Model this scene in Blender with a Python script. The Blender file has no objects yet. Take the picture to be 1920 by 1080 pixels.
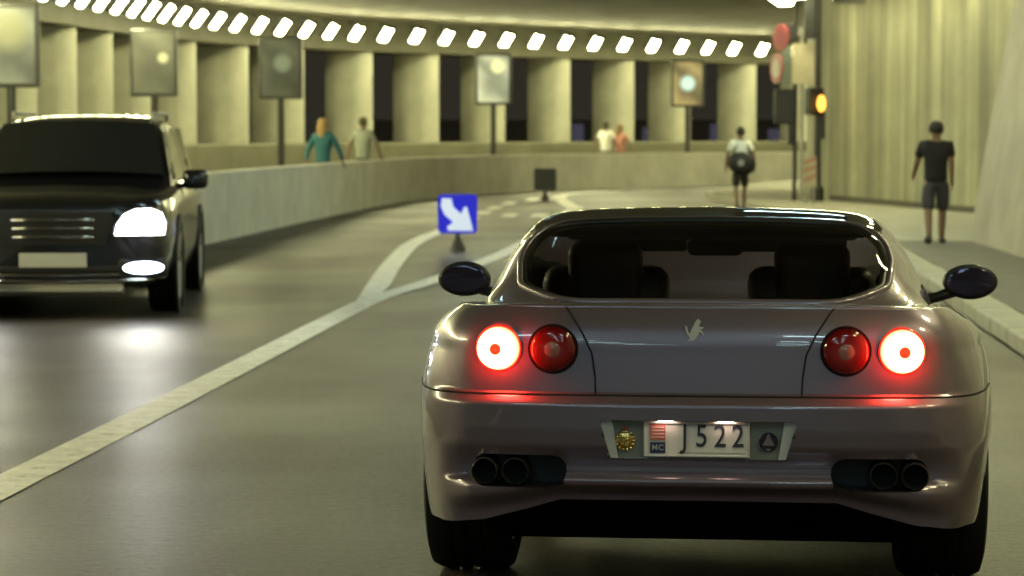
import bpy, bmesh, math, random
from mathutils import Vector, Matrix
R = math.radians
random.seed(7)
SC = bpy.context.scene
COL = SC.collection

# ------------------------------------------------------------------ camera, world, exposure
FPX, VPU, VPV, CAMH = 4600.0, 1311.0, 250.0, 1.5
cam_d = bpy.data.cameras.new('camera')
cam = bpy.data.objects.new('camera', cam_d); COL.objects.link(cam)
cam_d.sensor_width = 36; cam_d.lens = 36 * FPX / 1920
cam_d.clip_end = 2000; cam_d.clip_start = 0.1
PITCH = math.atan((540 - VPV) / FPX)
YAW = math.atan((VPU - 960) / FPX * math.cos(PITCH))
cam.location = (0, 0, CAMH)
cam.rotation_euler = (R(90) - PITCH, 0, YAW)
cam_d.dof.use_dof = True; cam_d.dof.focus_distance = 7.7; cam_d.dof.aperture_fstop = 4.8
SC.camera = cam
CM = cam.rotation_euler.to_matrix()

w = bpy.data.worlds.new('World'); SC.world = w; w.use_nodes = True
bg = w.node_tree.nodes['Background']
bg.inputs['Color'].default_value = (.200, .180, .125, 1)      # night sky with town glow
bg.inputs['Strength'].default_value = 0.1
vs = SC.view_settings
vs.view_transform = 'Standard'; vs.look = 'None'; vs.gamma = 1; vs.exposure = 0.38; vs.use_curve_mapping = False
SC.render.engine = 'CYCLES'
cy = SC.cycles
cy.use_denoising = True; cy.max_bounces = 8; cy.diffuse_bounces = 4; cy.glossy_bounces = 4
cy.transparent_max_bounces = 12; cy.sample_clamp_indirect = 4; cy.sample_clamp_direct = 40
cy.caustics_reflective = False; cy.caustics_refractive = False

LAMP_COL = (1.0, 0.98, 0.50)
L_OUT, L_IN, L_COOL, L_WASH, L_ADDED = 140.0, 44.0, 17.0, 27.0, 150.0

def ray(u, v):
    return CM @ Vector(((u - 960) / FPX, (540 - v) / FPX, -1.0))
def ground(u, v, z=0.0):
    d = ray(u, v); t = (z - CAMH) / d.z
    return Vector((d.x * t, d.y * t, z))
def at(u, v, Y):
    d = ray(u, v); t = Y / d.y
    return Vector((d.x * t, Y, CAMH + d.z * t))

# ------------------------------------------------------------------ helpers
def link(o, parent=None):
    COL.objects.link(o)
    if parent: o.parent = parent
    return o
def tag(o, label=None, cat=None, group=None, kind=None):
    if label: o['label'] = label
    if cat: o['category'] = cat
    if group: o['group'] = group
    if kind: o['kind'] = kind
    return o
def empty(name, loc=(0, 0, 0), rz=0.0, label=None, cat=None, group=None):
    o = bpy.data.objects.new(name, None); COL.objects.link(o)
    o.empty_display_size = 0.1
    o.location = loc; o.rotation_euler = (0, 0, rz)
    return tag(o, label, cat, group)
def build(name, bm, mat, parent=None, smooth=False, angle=None, recalc=True):
    if recalc: bmesh.ops.recalc_face_normals(bm, faces=bm.faces)
    me = bpy.data.meshes.new(name)
    bm.to_mesh(me); bm.free()
    if isinstance(mat, (list, tuple)):
        for m in mat: me.materials.append(m)
    else: me.materials.append(mat)
    if smooth:
        me.shade_smooth()
        if angle: me.set_sharp_from_angle(angle=R(angle))
    o = bpy.data.objects.new(name, me)
    return link(o, parent)
def NB(): return bmesh.new()
def add_box(bm, c, s, rot=None, bev=0.0, seg=2):
    m = Matrix.Translation(Vector(c))
    if rot is not None: m = m @ rot
    m = m @ Matrix.Diagonal((s[0], s[1], s[2], 1))
    g = bmesh.ops.create_cube(bm, size=1, matrix=m)
    if bev > 0:
        es = list({e for v in g['verts'] for e in v.link_edges})
        bmesh.ops.bevel(bm, geom=es, offset=bev, segments=seg, affect='EDGES', profile=0.5)
    return g
def add_cyl(bm, a, b, r1, r2=None, n=16, cap=True):
    a = Vector(a); b = Vector(b); d = b - a
    if r2 is None: r2 = r1
    q = d.to_track_quat('Z', 'Y').to_matrix().to_4x4()
    m = Matrix.Translation((a + b) / 2) @ q
    return bmesh.ops.create_cone(bm, cap_ends=cap, cap_tris=False, segments=n, radius1=r1, radius2=r2, depth=d.length, matrix=m)
def add_ball(bm, c, r, sc=(1, 1, 1), n=16, m2=10, rot=None):
    m = Matrix.Translation(Vector(c))
    if rot is not None: m = m @ rot
    m = m @ Matrix.Diagonal((r * sc[0], r * sc[1], r * sc[2], 1))
    return bmesh.ops.create_uvsphere(bm, u_segments=n, v_segments=m2, radius=1, matrix=m)
def add_lathe(bm, prof, axis_o, axis_d, n=32):
    """revolve (r, t) profile round axis"""
    q = Vector(axis_d).to_track_quat('Z', 'Y').to_matrix()
    o = Vector(axis_o); rows = []
    for (r, t) in prof:
        rows.append([bm.verts.new(o + q @ Vector((r * math.cos(2 * math.pi * i / n), r * math.sin(2 * math.pi * i / n), t))) for i in range(n)])
    for a, b in zip(rows, rows[1:]):
        for i in range(n):
            bm.faces.new((a[i], a[(i + 1) % n], b[(i + 1) % n], b[i]))
    return rows
def add_tube(bm, pts, r, n=8, closed=False):
    pts = [Vector(p) for p in pts]; rows = []
    N = len(pts)
    for i, p in enumerate(pts):
        if closed: t = pts[(i + 1) % N] - pts[i - 1]
        else: t = pts[min(i + 1, N - 1)] - pts[max(i - 1, 0)]
        q = t.normalized().to_track_quat('Z', 'Y').to_matrix()
        rr = r[i] if isinstance(r, (list, tuple)) else r
        rows.append([bm.verts.new(p + q @ Vector((rr * math.cos(2 * math.pi * k / n), rr * math.sin(2 * math.pi * k / n), 0))) for k in range(n)])
    prs = list(zip(rows, rows[1:])) + ([(rows[-1], rows[0])] if closed else [])
    for a, b in prs:
        # align
        best = min(range(n), key=lambda s: (a[0].co - b[s].co).length)
        for k in range(n):
            bm.faces.new((a[k], a[(k + 1) % n], b[(k + 1 + best) % n], b[(k + best) % n]))
    if not closed:
        bm.faces.new(rows[0][::-1]); bm.faces.new(rows[-1])
def add_prism(bm, poly, base, ux, uy, nrm, depth):
    """extruded polygon: poly 2-D points in plane (ux,uy) at base, thickness depth along nrm"""
    base = Vector(base); ux = Vector(ux); uy = Vector(uy); nrm = Vector(nrm)
    a = [bm.verts.new(base + ux * x + uy * y) for x, y in poly]
    b = [bm.verts.new(base + ux * x + uy * y + nrm * depth) for x, y in poly]
    bm.faces.new(a); bm.faces.new(b[::-1])
    n = len(poly)
    for i in range(n): bm.faces.new((a[i], a[(i + 1) % n], b[(i + 1) % n], b[i]))
def cat(ctrl, per=8):
    P = [Vector(p) for p in ctrl]; out = []
    for i in range(len(P) - 1):
        p0 = P[i - 1] if i else P[0] * 2 - P[1]
        p1, p2 = P[i], P[i + 1]
        p3 = P[i + 2] if i + 2 < len(P) else P[-1] * 2 - P[-2]
        n = per[i] if isinstance(per, (list, tuple)) else per
        for k in range(n):
            t = k / n
            out.append(0.5 * ((2 * p1) + (p2 - p0) * t + (2 * p0 - 5 * p1 + 4 * p2 - p3) * t * t + (3 * p1 - p0 - 3 * p2 + p3) * t ** 3))
    out.append(P[-1].copy())
    return out
def interp(tab, x):
    if x <= tab[0][0]: return tab[0][1]
    for (a, va), (b, vb) in zip(tab, tab[1:]):
        if x <= b:
            t = (x - a) / (b - a); t = t * t * (3 - 2 * t) * 0.35 + t * 0.65
            return va + (vb - va) * t
    return tab[-1][1]
def lin(tab, x):
    if x <= tab[0][0]: return tab[0][1]
    for (a, va), (b, vb) in zip(tab, tab[1:]):
        if x <= b: return va + (vb - va) * (x - a) / (b - a)
    return tab[-1][1]

# ------------------------------------------------------------------ materials
def mat(name, col, rough=0.6, metal=0.0, coat=0.0, var=0.0, vscale=6.0, bump=0.0, bscale=60.0, spec=0.5, emit=None, estr=0.0, coat_r=0.05):
    m = bpy.data.materials.new(name); m.use_nodes = True
    nt = m.node_tree; b = nt.nodes['Principled BSDF']
    b.inputs['Base Color'].default_value = (*col, 1)
    b.inputs['Roughness'].default_value = rough
    b.inputs['Metallic'].default_value = metal
    b.inputs['Coat Weight'].default_value = coat
    b.inputs['Coat Roughness'].default_value = coat_r
    b.inputs['Specular IOR Level'].default_value = spec
    if emit:
        b.inputs['Emission Color'].default_value = (*emit, 1); b.inputs['Emission Strength'].default_value = estr
    if var > 0 or bump > 0:
        tc = nt.nodes.new('ShaderNodeTexCoord')
    if var > 0:
        n = nt.nodes.new('ShaderNodeTexNoise'); n.inputs['Scale'].default_value = vscale
        n.inputs['Detail'].default_value = 6; n.inputs['Roughness'].default_value = 0.65
        nt.links.new(tc.outputs['Object'], n.inputs['Vector'])
        mr = nt.nodes.new('ShaderNodeMapRange')
        mr.inputs['From Min'].default_value = 0.25; mr.inputs['From Max'].default_value = 0.75
        mr.inputs['To Min'].default_value = 1 - var; mr.inputs['To Max'].default_value = 1 + var
        nt.links.new(n.outputs['Fac'], mr.inputs['Value'])
        mx = nt.nodes.new('ShaderNodeVectorMath'); mx.operation = 'SCALE'
        mx.inputs[0].default_value = col
        nt.links.new(mr.outputs['Result'], mx.inputs['Scale'])
        nt.links.new(mx.outputs['Vector'], b.inputs['Base Color'])
    if bump > 0:
        n2 = nt.nodes.new('ShaderNodeTexNoise'); n2.inputs['Scale'].default_value = bscale; n2.inputs['Detail'].default_value = 4
        nt.links.new(tc.outputs['Object'], n2.inputs['Vector'])
        bp = nt.nodes.new('ShaderNodeBump'); bp.inputs['Strength'].default_value = bump; bp.inputs['Distance'].default_value = 0.01
        nt.links.new(n2.outputs['Fac'], bp.inputs['Height'])
        nt.links.new(bp.outputs['Normal'], b.inputs['Normal'])
    return m
def emitter(name, col, s):
    m = bpy.data.materials.new(name); m.use_nodes = True
    nt = m.node_tree; nt.nodes.clear()
    e = nt.nodes.new('ShaderNodeEmission'); e.inputs[0].default_value = (*col, 1); e.inputs[1].default_value = s
    o = nt.nodes.new('ShaderNodeOutputMaterial'); nt.links.new(e.outputs[0], o.inputs[0])
    return m
def glass(name, tint, refl=0.05, rough=0.02):
    m = bpy.data.materials.new(name); m.use_nodes = True
    nt = m.node_tree; nt.nodes.clear()
    t = nt.nodes.new('ShaderNodeBsdfTransparent'); t.inputs[0].default_value = (*tint, 1)
    g = nt.nodes.new('ShaderNodeBsdfGlossy'); g.inputs['Roughness'].default_value = rough
    f = nt.nodes.new('ShaderNodeFresnel'); f.inputs[0].default_value = 1.3
    mx = nt.nodes.new('ShaderNodeMixShader'); o = nt.nodes.new('ShaderNodeOutputMaterial')
    nt.links.new(f.outputs[0], mx.inputs[0]); nt.links.new(t.outputs[0], mx.inputs[1]); nt.links.new(g.outputs[0], mx.inputs[2])
    nt.links.new(mx.outputs[0], o.inputs[0])
    return m

def asphalt():
    m = mat('asphalt', (.085, .08, .072), rough=.5)
    nt = m.node_tree; b = nt.nodes['Principled BSDF']
    tc = nt.nodes.new('ShaderNodeTexCoord')
    def noise(scale, det=5, vec=None):
        n = nt.nodes.new('ShaderNodeTexNoise'); n.inputs['Scale'].default_value = scale; n.inputs['Detail'].default_value = det
        nt.links.new(vec or tc.outputs['Object'], n.inputs['Vector']); return n
    mp = nt.nodes.new('ShaderNodeMapping'); mp.inputs['Scale'].default_value = (1.2, .12, 1)   # wear runs along the lane
    nt.links.new(tc.outputs['Object'], mp.inputs['Vector'])
    n1 = noise(1.0, 6, mp.outputs['Vector']); n2 = noise(30, 9); n2.inputs['Roughness'].default_value = .82; n3 = noise(.35, 3)
    cr = nt.nodes.new('ShaderNodeValToRGB')
    cr.color_ramp.elements[0].position = .40; cr.color_ramp.elements[0].color = (.016, .012, .009, 1)
    cr.color_ramp.elements[1].position = .60; cr.color_ramp.elements[1].color = (.088, .069, .050, 1)
    ad = nt.nodes.new('ShaderNodeMath'); ad.operation = 'MULTIPLY_ADD'; ad.inputs[1].default_value = .65
    nt.links.new(n2.outputs['Fac'], ad.inputs[0])
    ml = nt.nodes.new('ShaderNodeMath'); ml.operation = 'MULTIPLY'; ml.inputs[1].default_value = .35
    nt.links.new(n1.outputs['Fac'], ml.inputs[0]); nt.links.new(ml.outputs[0], ad.inputs[2])
    nt.links.new(ad.outputs[0], cr.inputs[0]); nt.links.new(cr.outputs[0], b.inputs['Base Color'])
    rr = nt.nodes.new('ShaderNodeMapRange'); rr.inputs['From Min'].default_value = .3; rr.inputs['From Max'].default_value = .7
    rr.inputs['To Min'].default_value = .42; rr.inputs['To Max'].default_value = .60; b.inputs['Specular IOR Level'].default_value = .20; b.inputs['Coat Weight'].default_value = .13; b.inputs['Coat Roughness'].default_value = .21
    nt.links.new(n3.outputs['Fac'], rr.inputs['Value']); nt.links.new(rr.outputs[0], b.inputs['Roughness'])
    mb = nt.nodes.new('ShaderNodeMapping'); mb.inputs['Scale'].default_value = (9, 16, 9)
    nt.links.new(tc.outputs['Object'], mb.inputs['Vector'])
    n4 = noise(1.0, 3, mb.outputs['Vector']); n5 = noise(140, 3)
    a2 = nt.nodes.new('ShaderNodeMath'); a2.operation = 'MULTIPLY_ADD'; a2.inputs[1].default_value = .8
    nt.links.new(n5.outputs['Fac'], a2.inputs[0]); nt.links.new(n4.outputs['Fac'], a2.inputs[2])
    bp = nt.nodes.new('ShaderNodeBump'); bp.inputs['Strength'].default_value = .38; bp.inputs['Distance'].default_value = .013
    nt.links.new(a2.outputs[0], bp.inputs['Height']); nt.links.new(bp.outputs['Normal'], b.inputs['Normal']); nt.links.new(bp.outputs['Normal'], b.inputs['Coat Normal'])
    return m
def concrete(name, col, streak=0.0, scale=1.0):
    m = mat(name, col, rough=.75)
    nt = m.node_tree; b = nt.nodes['Principled BSDF']
    tc = nt.nodes.new('ShaderNodeTexCoord')
    n = nt.nodes.new('ShaderNodeTexNoise'); n.inputs['Scale'].default_value = 1.3 * scale; n.inputs['Detail'].default_value = 8; n.inputs['Roughness'].default_value = .65
    nt.links.new(tc.outputs['Object'], n.inputs['Vector'])
    mp = nt.nodes.new('ShaderNodeMapping'); mp.inputs['Scale'].default_value = (2.0, 2.0, .07)   # rain streaks run down
    nt.links.new(tc.outputs['Object'], mp.inputs['Vector'])
    s = nt.nodes.new('ShaderNodeTexNoise'); s.inputs['Scale'].default_value = 1.0; s.inputs['Detail'].default_value = 5
    nt.links.new(mp.outputs['Vector'], s.inputs['Vector'])
    a = nt.nodes.new('ShaderNodeMapRange'); a.inputs['From Min'].default_value = .3; a.inputs['From Max'].default_value = .7
    a.inputs['To Min'].default_value = .82; a.inputs['To Max'].default_value = 1.12
    nt.links.new(n.outputs['Fac'], a.inputs['Value'])
    c = nt.nodes.new('ShaderNodeMapRange'); c.inputs['From Min'].default_value = .35; c.inputs['From Max'].default_value = .65
    c.inputs['To Min'].default_value = 1 - streak; c.inputs['To Max'].default_value = 1 + streak * .6
    nt.links.new(s.outputs['Fac'], c.inputs['Value'])
    mu = nt.nodes.new('ShaderNodeMath'); mu.operation = 'MULTIPLY'
    nt.links.new(a.outputs[0], mu.inputs[0]); nt.links.new(c.outputs[0], mu.inputs[1])
    v = nt.nodes.new('ShaderNodeVectorMath'); v.operation = 'SCALE'; v.inputs[0].default_value = col
    nt.links.new(mu.outputs[0], v.inputs['Scale']); nt.links.new(v.outputs['Vector'], b.inputs['Base Color'])
    bp = nt.nodes.new('ShaderNodeBump'); bp.inputs['Strength'].default_value = .2; bp.inputs['Distance'].default_value = .02
    nt.links.new(n.outputs['Fac'], bp.inputs['Height']); nt.links.new(bp.outputs['Normal'], b.inputs['Normal'])
    return m

M_ROAD = asphalt()
M_PAINT = mat('road_paint', (.72, .70, .64), rough=.5, bump=.3, bscale=90)
def _worn():
    nt = M_PAINT.node_tree; b = nt.nodes['Principled BSDF']; tc = nt.nodes.new('ShaderNodeTexCoord')
    n = nt.nodes.new('ShaderNodeTexNoise'); n.inputs['Scale'].default_value = 7; n.inputs['Detail'].default_value = 9; n.inputs['Roughness'].default_value = .75
    nt.links.new(tc.outputs['Object'], n.inputs['Vector'])
    c = nt.nodes.new('ShaderNodeValToRGB'); e = c.color_ramp.elements
    e[0].position = .30; e[0].color = (.16, .15, .12, 1); e[1].position = .62; e[1].color = (.84, .82, .77, 1)
    m_ = e.new(.42); m_.color = (.58, .56, .50, 1)
    nt.links.new(n.outputs['Fac'], c.inputs[0]); nt.links.new(c.outputs[0], b.inputs['Base Color'])
_worn()
M_PARAPET = concrete('parapet_render', (.66, .64, .54), streak=.05)
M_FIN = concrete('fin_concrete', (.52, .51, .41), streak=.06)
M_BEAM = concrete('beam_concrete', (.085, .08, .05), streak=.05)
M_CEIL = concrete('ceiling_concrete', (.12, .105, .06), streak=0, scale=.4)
M_STAIN = concrete('stained_concrete', (.29, .28, .19), streak=.42)
M_NEARW = concrete('smooth_concrete', (.34, .31, .255), streak=.03)
M_PAVE = concrete('pavement_asphalt', (.13, .12, .105), scale=3)
M_PAVEL = concrete('pale_paving', (.36, .34, .27), scale=2)
M_KERB = concrete('kerb_stone', (.36, .34, .28), scale=3)
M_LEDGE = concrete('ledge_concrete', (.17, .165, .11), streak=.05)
M_LAMP = emitter('lamp_diffuser_warm', LAMP_COL, L_OUT)
M_LAMPI = emitter('lamp_diffuser_warm_inner', LAMP_COL, L_IN)
M_WASH = emitter('lamp_diffuser_warm_wash', LAMP_COL, L_WASH)
M_COOL = emitter('lamp_diffuser_cool', (.62, .95, 1.0), L_COOL)
M_STRIPE = mat('faded_red', (.42, .20, .15), rough=.6, var=.2)
M_DKMETAL = mat('dark_metal', (.025, .024, .022), rough=.5, var=.2, vscale=8)
M_GALV = mat('galvanised_steel', (.35, .34, .31), rough=.5, metal=.5, var=.15, vscale=8)
M_BLACK = mat('black_plastic', (.012, .011, .012), rough=.45, var=.15, vscale=20)
M_RUBBER = mat('tyre_rubber', (.012, .011, .011), rough=.9, spec=.2, var=.2, vscale=25)
M_CHROME = mat('chrome', (.75, .72, .68), rough=.12, metal=1.0, var=.04, vscale=10)

# ------------------------------------------------------------------ curves of the gallery
WALL_C = cat([(-6.2, -30, 0), (-6.4, 5, 0), (-6.6, 20, 0), (-6.65, 34, 0), (-6.65, 44, 0), (-6.5, 51, 0), (-5.9, 57, 0), (-4.2, 63.2, 0), (-1.8, 67.6, 0), (.7, 70.7, 0), (3.4, 73.2, 0), (9, 76.5, 0), (18, 79, 0)], 10)
LAMP_C = cat([(-11.6, -30, 0), (-11.8, 5, 0), (-11.9, 25, 0), (-11.85, 38, 0), (-11.6, 48, 0), (-11.05, 55.6, 0), (-9.2, 61.7, 0), (-7.2, 65, 0), (-5.1, 67.8, 0), (-2.9, 70.4, 0), (-.5, 73, 0), (2.0, 75.7, 0), (8, 80.2, 0), (18, 84, 0)], 10)
def resample(poly, step, phase=0.0):
    """points every STEP along the polyline: (pos, tangent, arclength)"""
    out = []; acc = 0.0; nxt = phase
    for a, b in zip(poly, poly[1:]):
        L = (b - a).length
        while nxt <= acc + L:
            t = (nxt - acc) / L
            out.append((a.lerp(b, t), (b - a).normalized(), nxt)); nxt += step
        acc += L
    return out
def tangents(poly):
    T = []
    for i in range(len(poly)):
        T.append((poly[min(i + 1, len(poly) - 1)] - poly[max(i - 1, 0)]).normalized())
    return T
def offs(poly, d):
    """positive d = to the left of travel (outwards, towards the sea)"""
    return [p + Vector((-t.y, t.x, 0)) * d for p, t in zip(poly, tangents(poly))]
def sweep(bm, poly, prof):
    """prof: closed list of (offset, z); swept along poly"""
    T = tangents(poly); rows = []
    for p, t in zip(poly, T):
        n = Vector((-t.y, t.x, 0))
        rows.append([bm.verts.new((p.x + n.x * o, p.y + n.y * o, z)) for o, z in prof])
    k = len(prof)
    for a, b in zip(rows, rows[1:]):
        for i in range(k): bm.faces.new((a[i], a[(i + 1) % k], b[(i + 1) % k], b[i]))
    bm.faces.new(rows[0]); bm.faces.new(rows[-1][::-1])
def clip(poly, y0, y1): return [p for p in poly if y0 <= p.y <= y1]

# ------------------------------------------------------------------ the setting: ground, road, pavements, ceiling
bm = NB(); v = [bm.verts.new(p) for p in ((-1200, -300, -.06), (1200, -300, -.06), (1200, 1500, -.06), (-1200, 1500, -.06))]; bm.faces.new(v)
tag(build('ground', bm, mat('dark_ground', (.03, .03, .03), rough=.9, var=.3, vscale=.2)), kind='structure')
bm = NB(); v = [bm.verts.new(p) for p in ((-8, -40, 0), (30, -40, 0), (30, 95, 0), (-8, 95, 0))]; bm.faces.new(v)
road = tag(build('road', bm, M_ROAD), kind='structure')
# sea-side footway between parapet and gallery
bm = NB()
wp = [p for p in WALL_C]; T = tangents(wp)
rows = []
lampd = offs(LAMP_C, .97)
for i in range(len(wp)):
    o = Vector((-T[i].y, T[i].x, 0)); a = wp[i] + o * .12
    f = i / (len(wp) - 1); j = min(len(lampd) - 1, int(round(f * (len(lampd) - 1))))
    b = lampd[j]
    rows.append((bm.verts.new((a.x, a.y, .13)), bm.verts.new((b.x, b.y, .13))))
for a, b in zip(rows, rows[1:]): bm.faces.new((a[0], b[0], b[1], a[1]))
tag(build('sea_side_pavement', bm, M_PAVE), kind='structure')

# near pavement on the right with kerb stones
KX = 2.32
bm = NB()
poly = [(KX + .16, -40), (KX + .16, 31.6), (6.0, 31.6), (6.0, -40)]
add_prism(bm, poly, (0, 0, .0), (1, 0, 0), (0, 1, 0), (0, 0, 1), .125)
pave = tag(build('right_pavement', bm, M_PAVE), kind='structure')
# pale paved corner in front of the stained wall
tip = [ground(1322, 372, 0), ground(1345, 364, 0), ground(1400, 354, 0), ground(1490, 346, 0)]
plaza = [(KX - .02, 31.62), (2.2, 38), (1.7, 44), (.9, 50)] + [(tip[0].x + .15, tip[0].y - 2.5), (tip[0].x, tip[0].y), (tip[1].x, tip[1].y), (tip[2].x, tip[2].y), (tip[3].x, tip[3].y), (6, 69), (10, 60), (10, 31.62)]
bm = NB(); add_prism(bm, plaza, (0, 0, 0), (1, 0, 0), (0, 1, 0), (0, 0, 1), .13)
bmesh.ops.bevel(bm, geom=[e for e in bm.edges if all(abs(v_.co.z - .13) < 1e-4 for v_ in e.verts)], offset=.03, segments=2, affect='EDGES')
tag(build('pale_pavement', bm, M_PAVEL), kind='structure')
stone_me = None
for i in range(46):
    y = 31.0 - i * 1.0
    if y < -2: break
    if stone_me is None:
        bm = NB(); add_box(bm, (0, 0, .0655), (.30, .985, .131), bev=.02)
        o = build('kerb_stone', bm, M_KERB, pave); stone_me = o.data
    else:
        o = link(bpy.data.objects.new('kerb_stone', stone_me), pave)
    o.location = (KX + .008 + random.uniform(-.004, .004), y, random.uniform(-.003, .003))

# ceiling slab over road, from the sea-side beam to the right
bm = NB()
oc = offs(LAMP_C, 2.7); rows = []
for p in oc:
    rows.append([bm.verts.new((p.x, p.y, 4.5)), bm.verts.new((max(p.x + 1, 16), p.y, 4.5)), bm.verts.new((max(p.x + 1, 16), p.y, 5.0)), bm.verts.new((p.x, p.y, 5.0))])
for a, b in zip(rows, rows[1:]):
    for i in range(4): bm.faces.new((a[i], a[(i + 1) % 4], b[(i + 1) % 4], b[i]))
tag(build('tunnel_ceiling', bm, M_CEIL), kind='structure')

# road markings
def ribbon(name, pts, width, z=.004, taper=None):
    bm = NB(); T = tangents(pts); rows = []
    for i, (p, t) in enumerate(zip(pts, T)):
        n = Vector((-t.y, t.x, 0)) * (width / 2 if taper is None else taper(i / (len(pts) - 1)) * width / 2)
        rows.append((bm.verts.new((p.x + n.x, p.y + n.y, z)), bm.verts.new((p.x - n.x, p.y - n.y, z))))
    for a, b in zip(rows, rows[1:]): bm.faces.new((a[0], a[1], b[1], b[0]))
    return build(name, bm, M_PAINT, road)
g = ground
main = [Vector((-2.98, -10, 0)), Vector((-2.97, 2, 0)), g(0, 915), g(250, 790), g(480, 672), g(640, 590), g(712, 557), g(800, 530), g(905, 491), g(960, 468), g(1010, 440), g(1045, 415), g(1072, 394)]
ribbon('lane_line', cat(main, 10), .225)
ribbon('island_line', cat([g(672, 572), g(706, 540), g(735, 497), g(768, 462), g(800, 444), g(835, 431), g(866, 418), g(890, 408)], 8), .24, z=.008, taper=lambda t: min(1, .35 + t * 4))
ribbon('island_line', cat([g(1080, 392), g(1062, 381), g(1050, 374), g(1052, 368), g(1075, 363.5), g(1117, 360.5), g(1160, 358.5)], 8), .30, z=.008)
for (u, v_) in ((907, 400), (928, 391), (954, 382), (998, 375.5), (956, 404.5), (1012, 405)):
    a, b = g(u - 6, v_ + 3), g(u + 6, v_ - 3)
    ribbon('dash', [a, a.lerp(b, .5), b], .26, z=.012)

# ------------------------------------------------------------------ parapet wall between road and footway
pw = empty('parapet_wall', WALL_C[40], 0, 'long low plain concrete parapet wall curving along the outer edge of the road', 'wall')
def localise(bm, e): bmesh.ops.translate(bm, verts=bm.verts, vec=-Vector(e.location))
joint_y = [-28, -8, 12, 32, 50.2, 66, 80]
prevp = WALL_C
fine = [p for p, t, s in resample(WALL_C, .5)]
for y0, y1 in zip(joint_y, joint_y[1:]):
    seg = [p for p in fine if y0 <= p.y < y1]
    if len(seg) < 2: continue
    # trim so a narrow joint stays
    nx_ = [p for p in fine if p.y >= y1]
    if nx_: seg.append(nx_[0].lerp(seg[-1], .012))
    bm = NB(); sweep(bm, seg, [(0, 0), (0, .93), (.02, .96), (.2, .96), (.22, .93), (.22, 0)])
    localise(bm, pw); build('wall_section', bm, M_PARAPET, pw)

# ------------------------------------------------------------------ gallery arcade: ledge, fins, beam
ga = empty('gallery_arcade', (-5.5, 68.5, 0), 0, 'curved open concrete gallery of upright fins on a ledge with dark night gaps between', 'arcade')
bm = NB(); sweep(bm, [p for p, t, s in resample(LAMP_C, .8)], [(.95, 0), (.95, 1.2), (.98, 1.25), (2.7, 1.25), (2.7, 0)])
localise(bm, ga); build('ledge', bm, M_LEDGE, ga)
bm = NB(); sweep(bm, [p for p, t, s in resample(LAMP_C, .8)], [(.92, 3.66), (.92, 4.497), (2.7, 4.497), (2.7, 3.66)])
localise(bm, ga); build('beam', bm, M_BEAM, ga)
def fin_mesh():
    bm = NB()
    # plan: x = tangential, y = outwards; rounded inner nose
    pts = []
    hw = .30
    for k in range(13):
        a = math.pi + math.pi * k / 12
        pts.append((hw * math.cos(a), .30 + .36 * math.sin(a)))
    pts += [(hw * .8, 1.35), (-hw * .8, 1.35)]
    add_prism(bm, pts, (0, 0, 1.25), (1, 0, 0), (0, 1, 0), (0, 0, 1), 2.412)
    return bm
FIN_STEP, FIN_PHASE = 2.62, 0.45
finm = None
for p, t, s in resample(LAMP_C, FIN_STEP, FIN_PHASE):
    if p.y < 8 or p.x > 12: continue
    n = Vector((-t.y, t.x, 0)); q = p + n * 1.1
    if finm is None:
        o = build('fin', fin_mesh(), M_FIN, ga, smooth=True, angle=40); finm = o.data
    else: o = link(bpy.data.objects.new('fin', finm), ga)
    o.location = Vector((q.x, q.y, 0)) - Vector(ga.location)
    o.rotation_euler = (0, 0, math.atan2(t.y, t.x))

# ------------------------------------------------------------------ right walls
def slab_wall(name, pts, label, m, lean=0.0, th=.5, h=4.497):
    """pts: list of (x, y) of the face towards the road, thickness to the right of travel"""
    e = empty(name, (pts[0][0], pts[0][1], 0), 0, label, 'wall')
    bm = NB(); P = [Vector((x, y, 0)) for x, y in pts]; T = tangents(P); rows = []
    zs = [0, .3, 1.2, 2.2, 3.2, h]
    for p, t in zip(P, T):
        n = Vector((t.y, -t.x, 0)); row = []
        for z in zs: row.append(bm.verts.new(p + n * (lean * (z / h) ** 1.1) + Vector((0, 0, z))))
        for z in (h, 0): row.append(bm.verts.new(p + n * (th + lean) + Vector((0, 0, z))))
        rows.append(row)
    k = len(rows[0])
    for a, b in zip(rows, rows[1:]):
        for i in range(k): bm.faces.new((a[i], a[(i + 1) % k], b[(i + 1) % k], b[i]))
    bm.faces.new(rows[0]); bm.faces.new(rows[-1][::-1])
    localise(bm, e)
    build('wall_face', bm, m, e)
    return e
sw = slab_wall('stained_wall', [(8.5, 30), (6.6, 36), (4.6, 43.2), (3.6, 47.2), (2.72, 50.6), (2.55, 51.6), (2.6, 60)], 'tall concrete wall with pale vertical streaks behind the walking man in shorts', M_STAIN, th=.6)
bm = NB(); sk = []
for (x, y) in [(2.70, 50.6), (3.58, 47.2), (4.58, 43.2), (6.58, 36)]: sk.append(Vector((x - 8.5, y - 30, 0)))
sweep(bm, sk, [(0.01, .131), (0.01, .24), (-.035, .23), (-.035, .131)])
build('base_strip', bm, mat('dark_base_strip', (.07, .065, .05), rough=.8, var=.2), sw)  # narrow dark strip along the foot of the wall
slab_wall('near_wall', [(3.75, -40), (3.75, 8), (3.68, 24), (3.46, 31.9)], 'smooth leaning grey concrete wall at the right edge beside the pavement', M_NEARW, lean=.80, th=.6)

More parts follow.
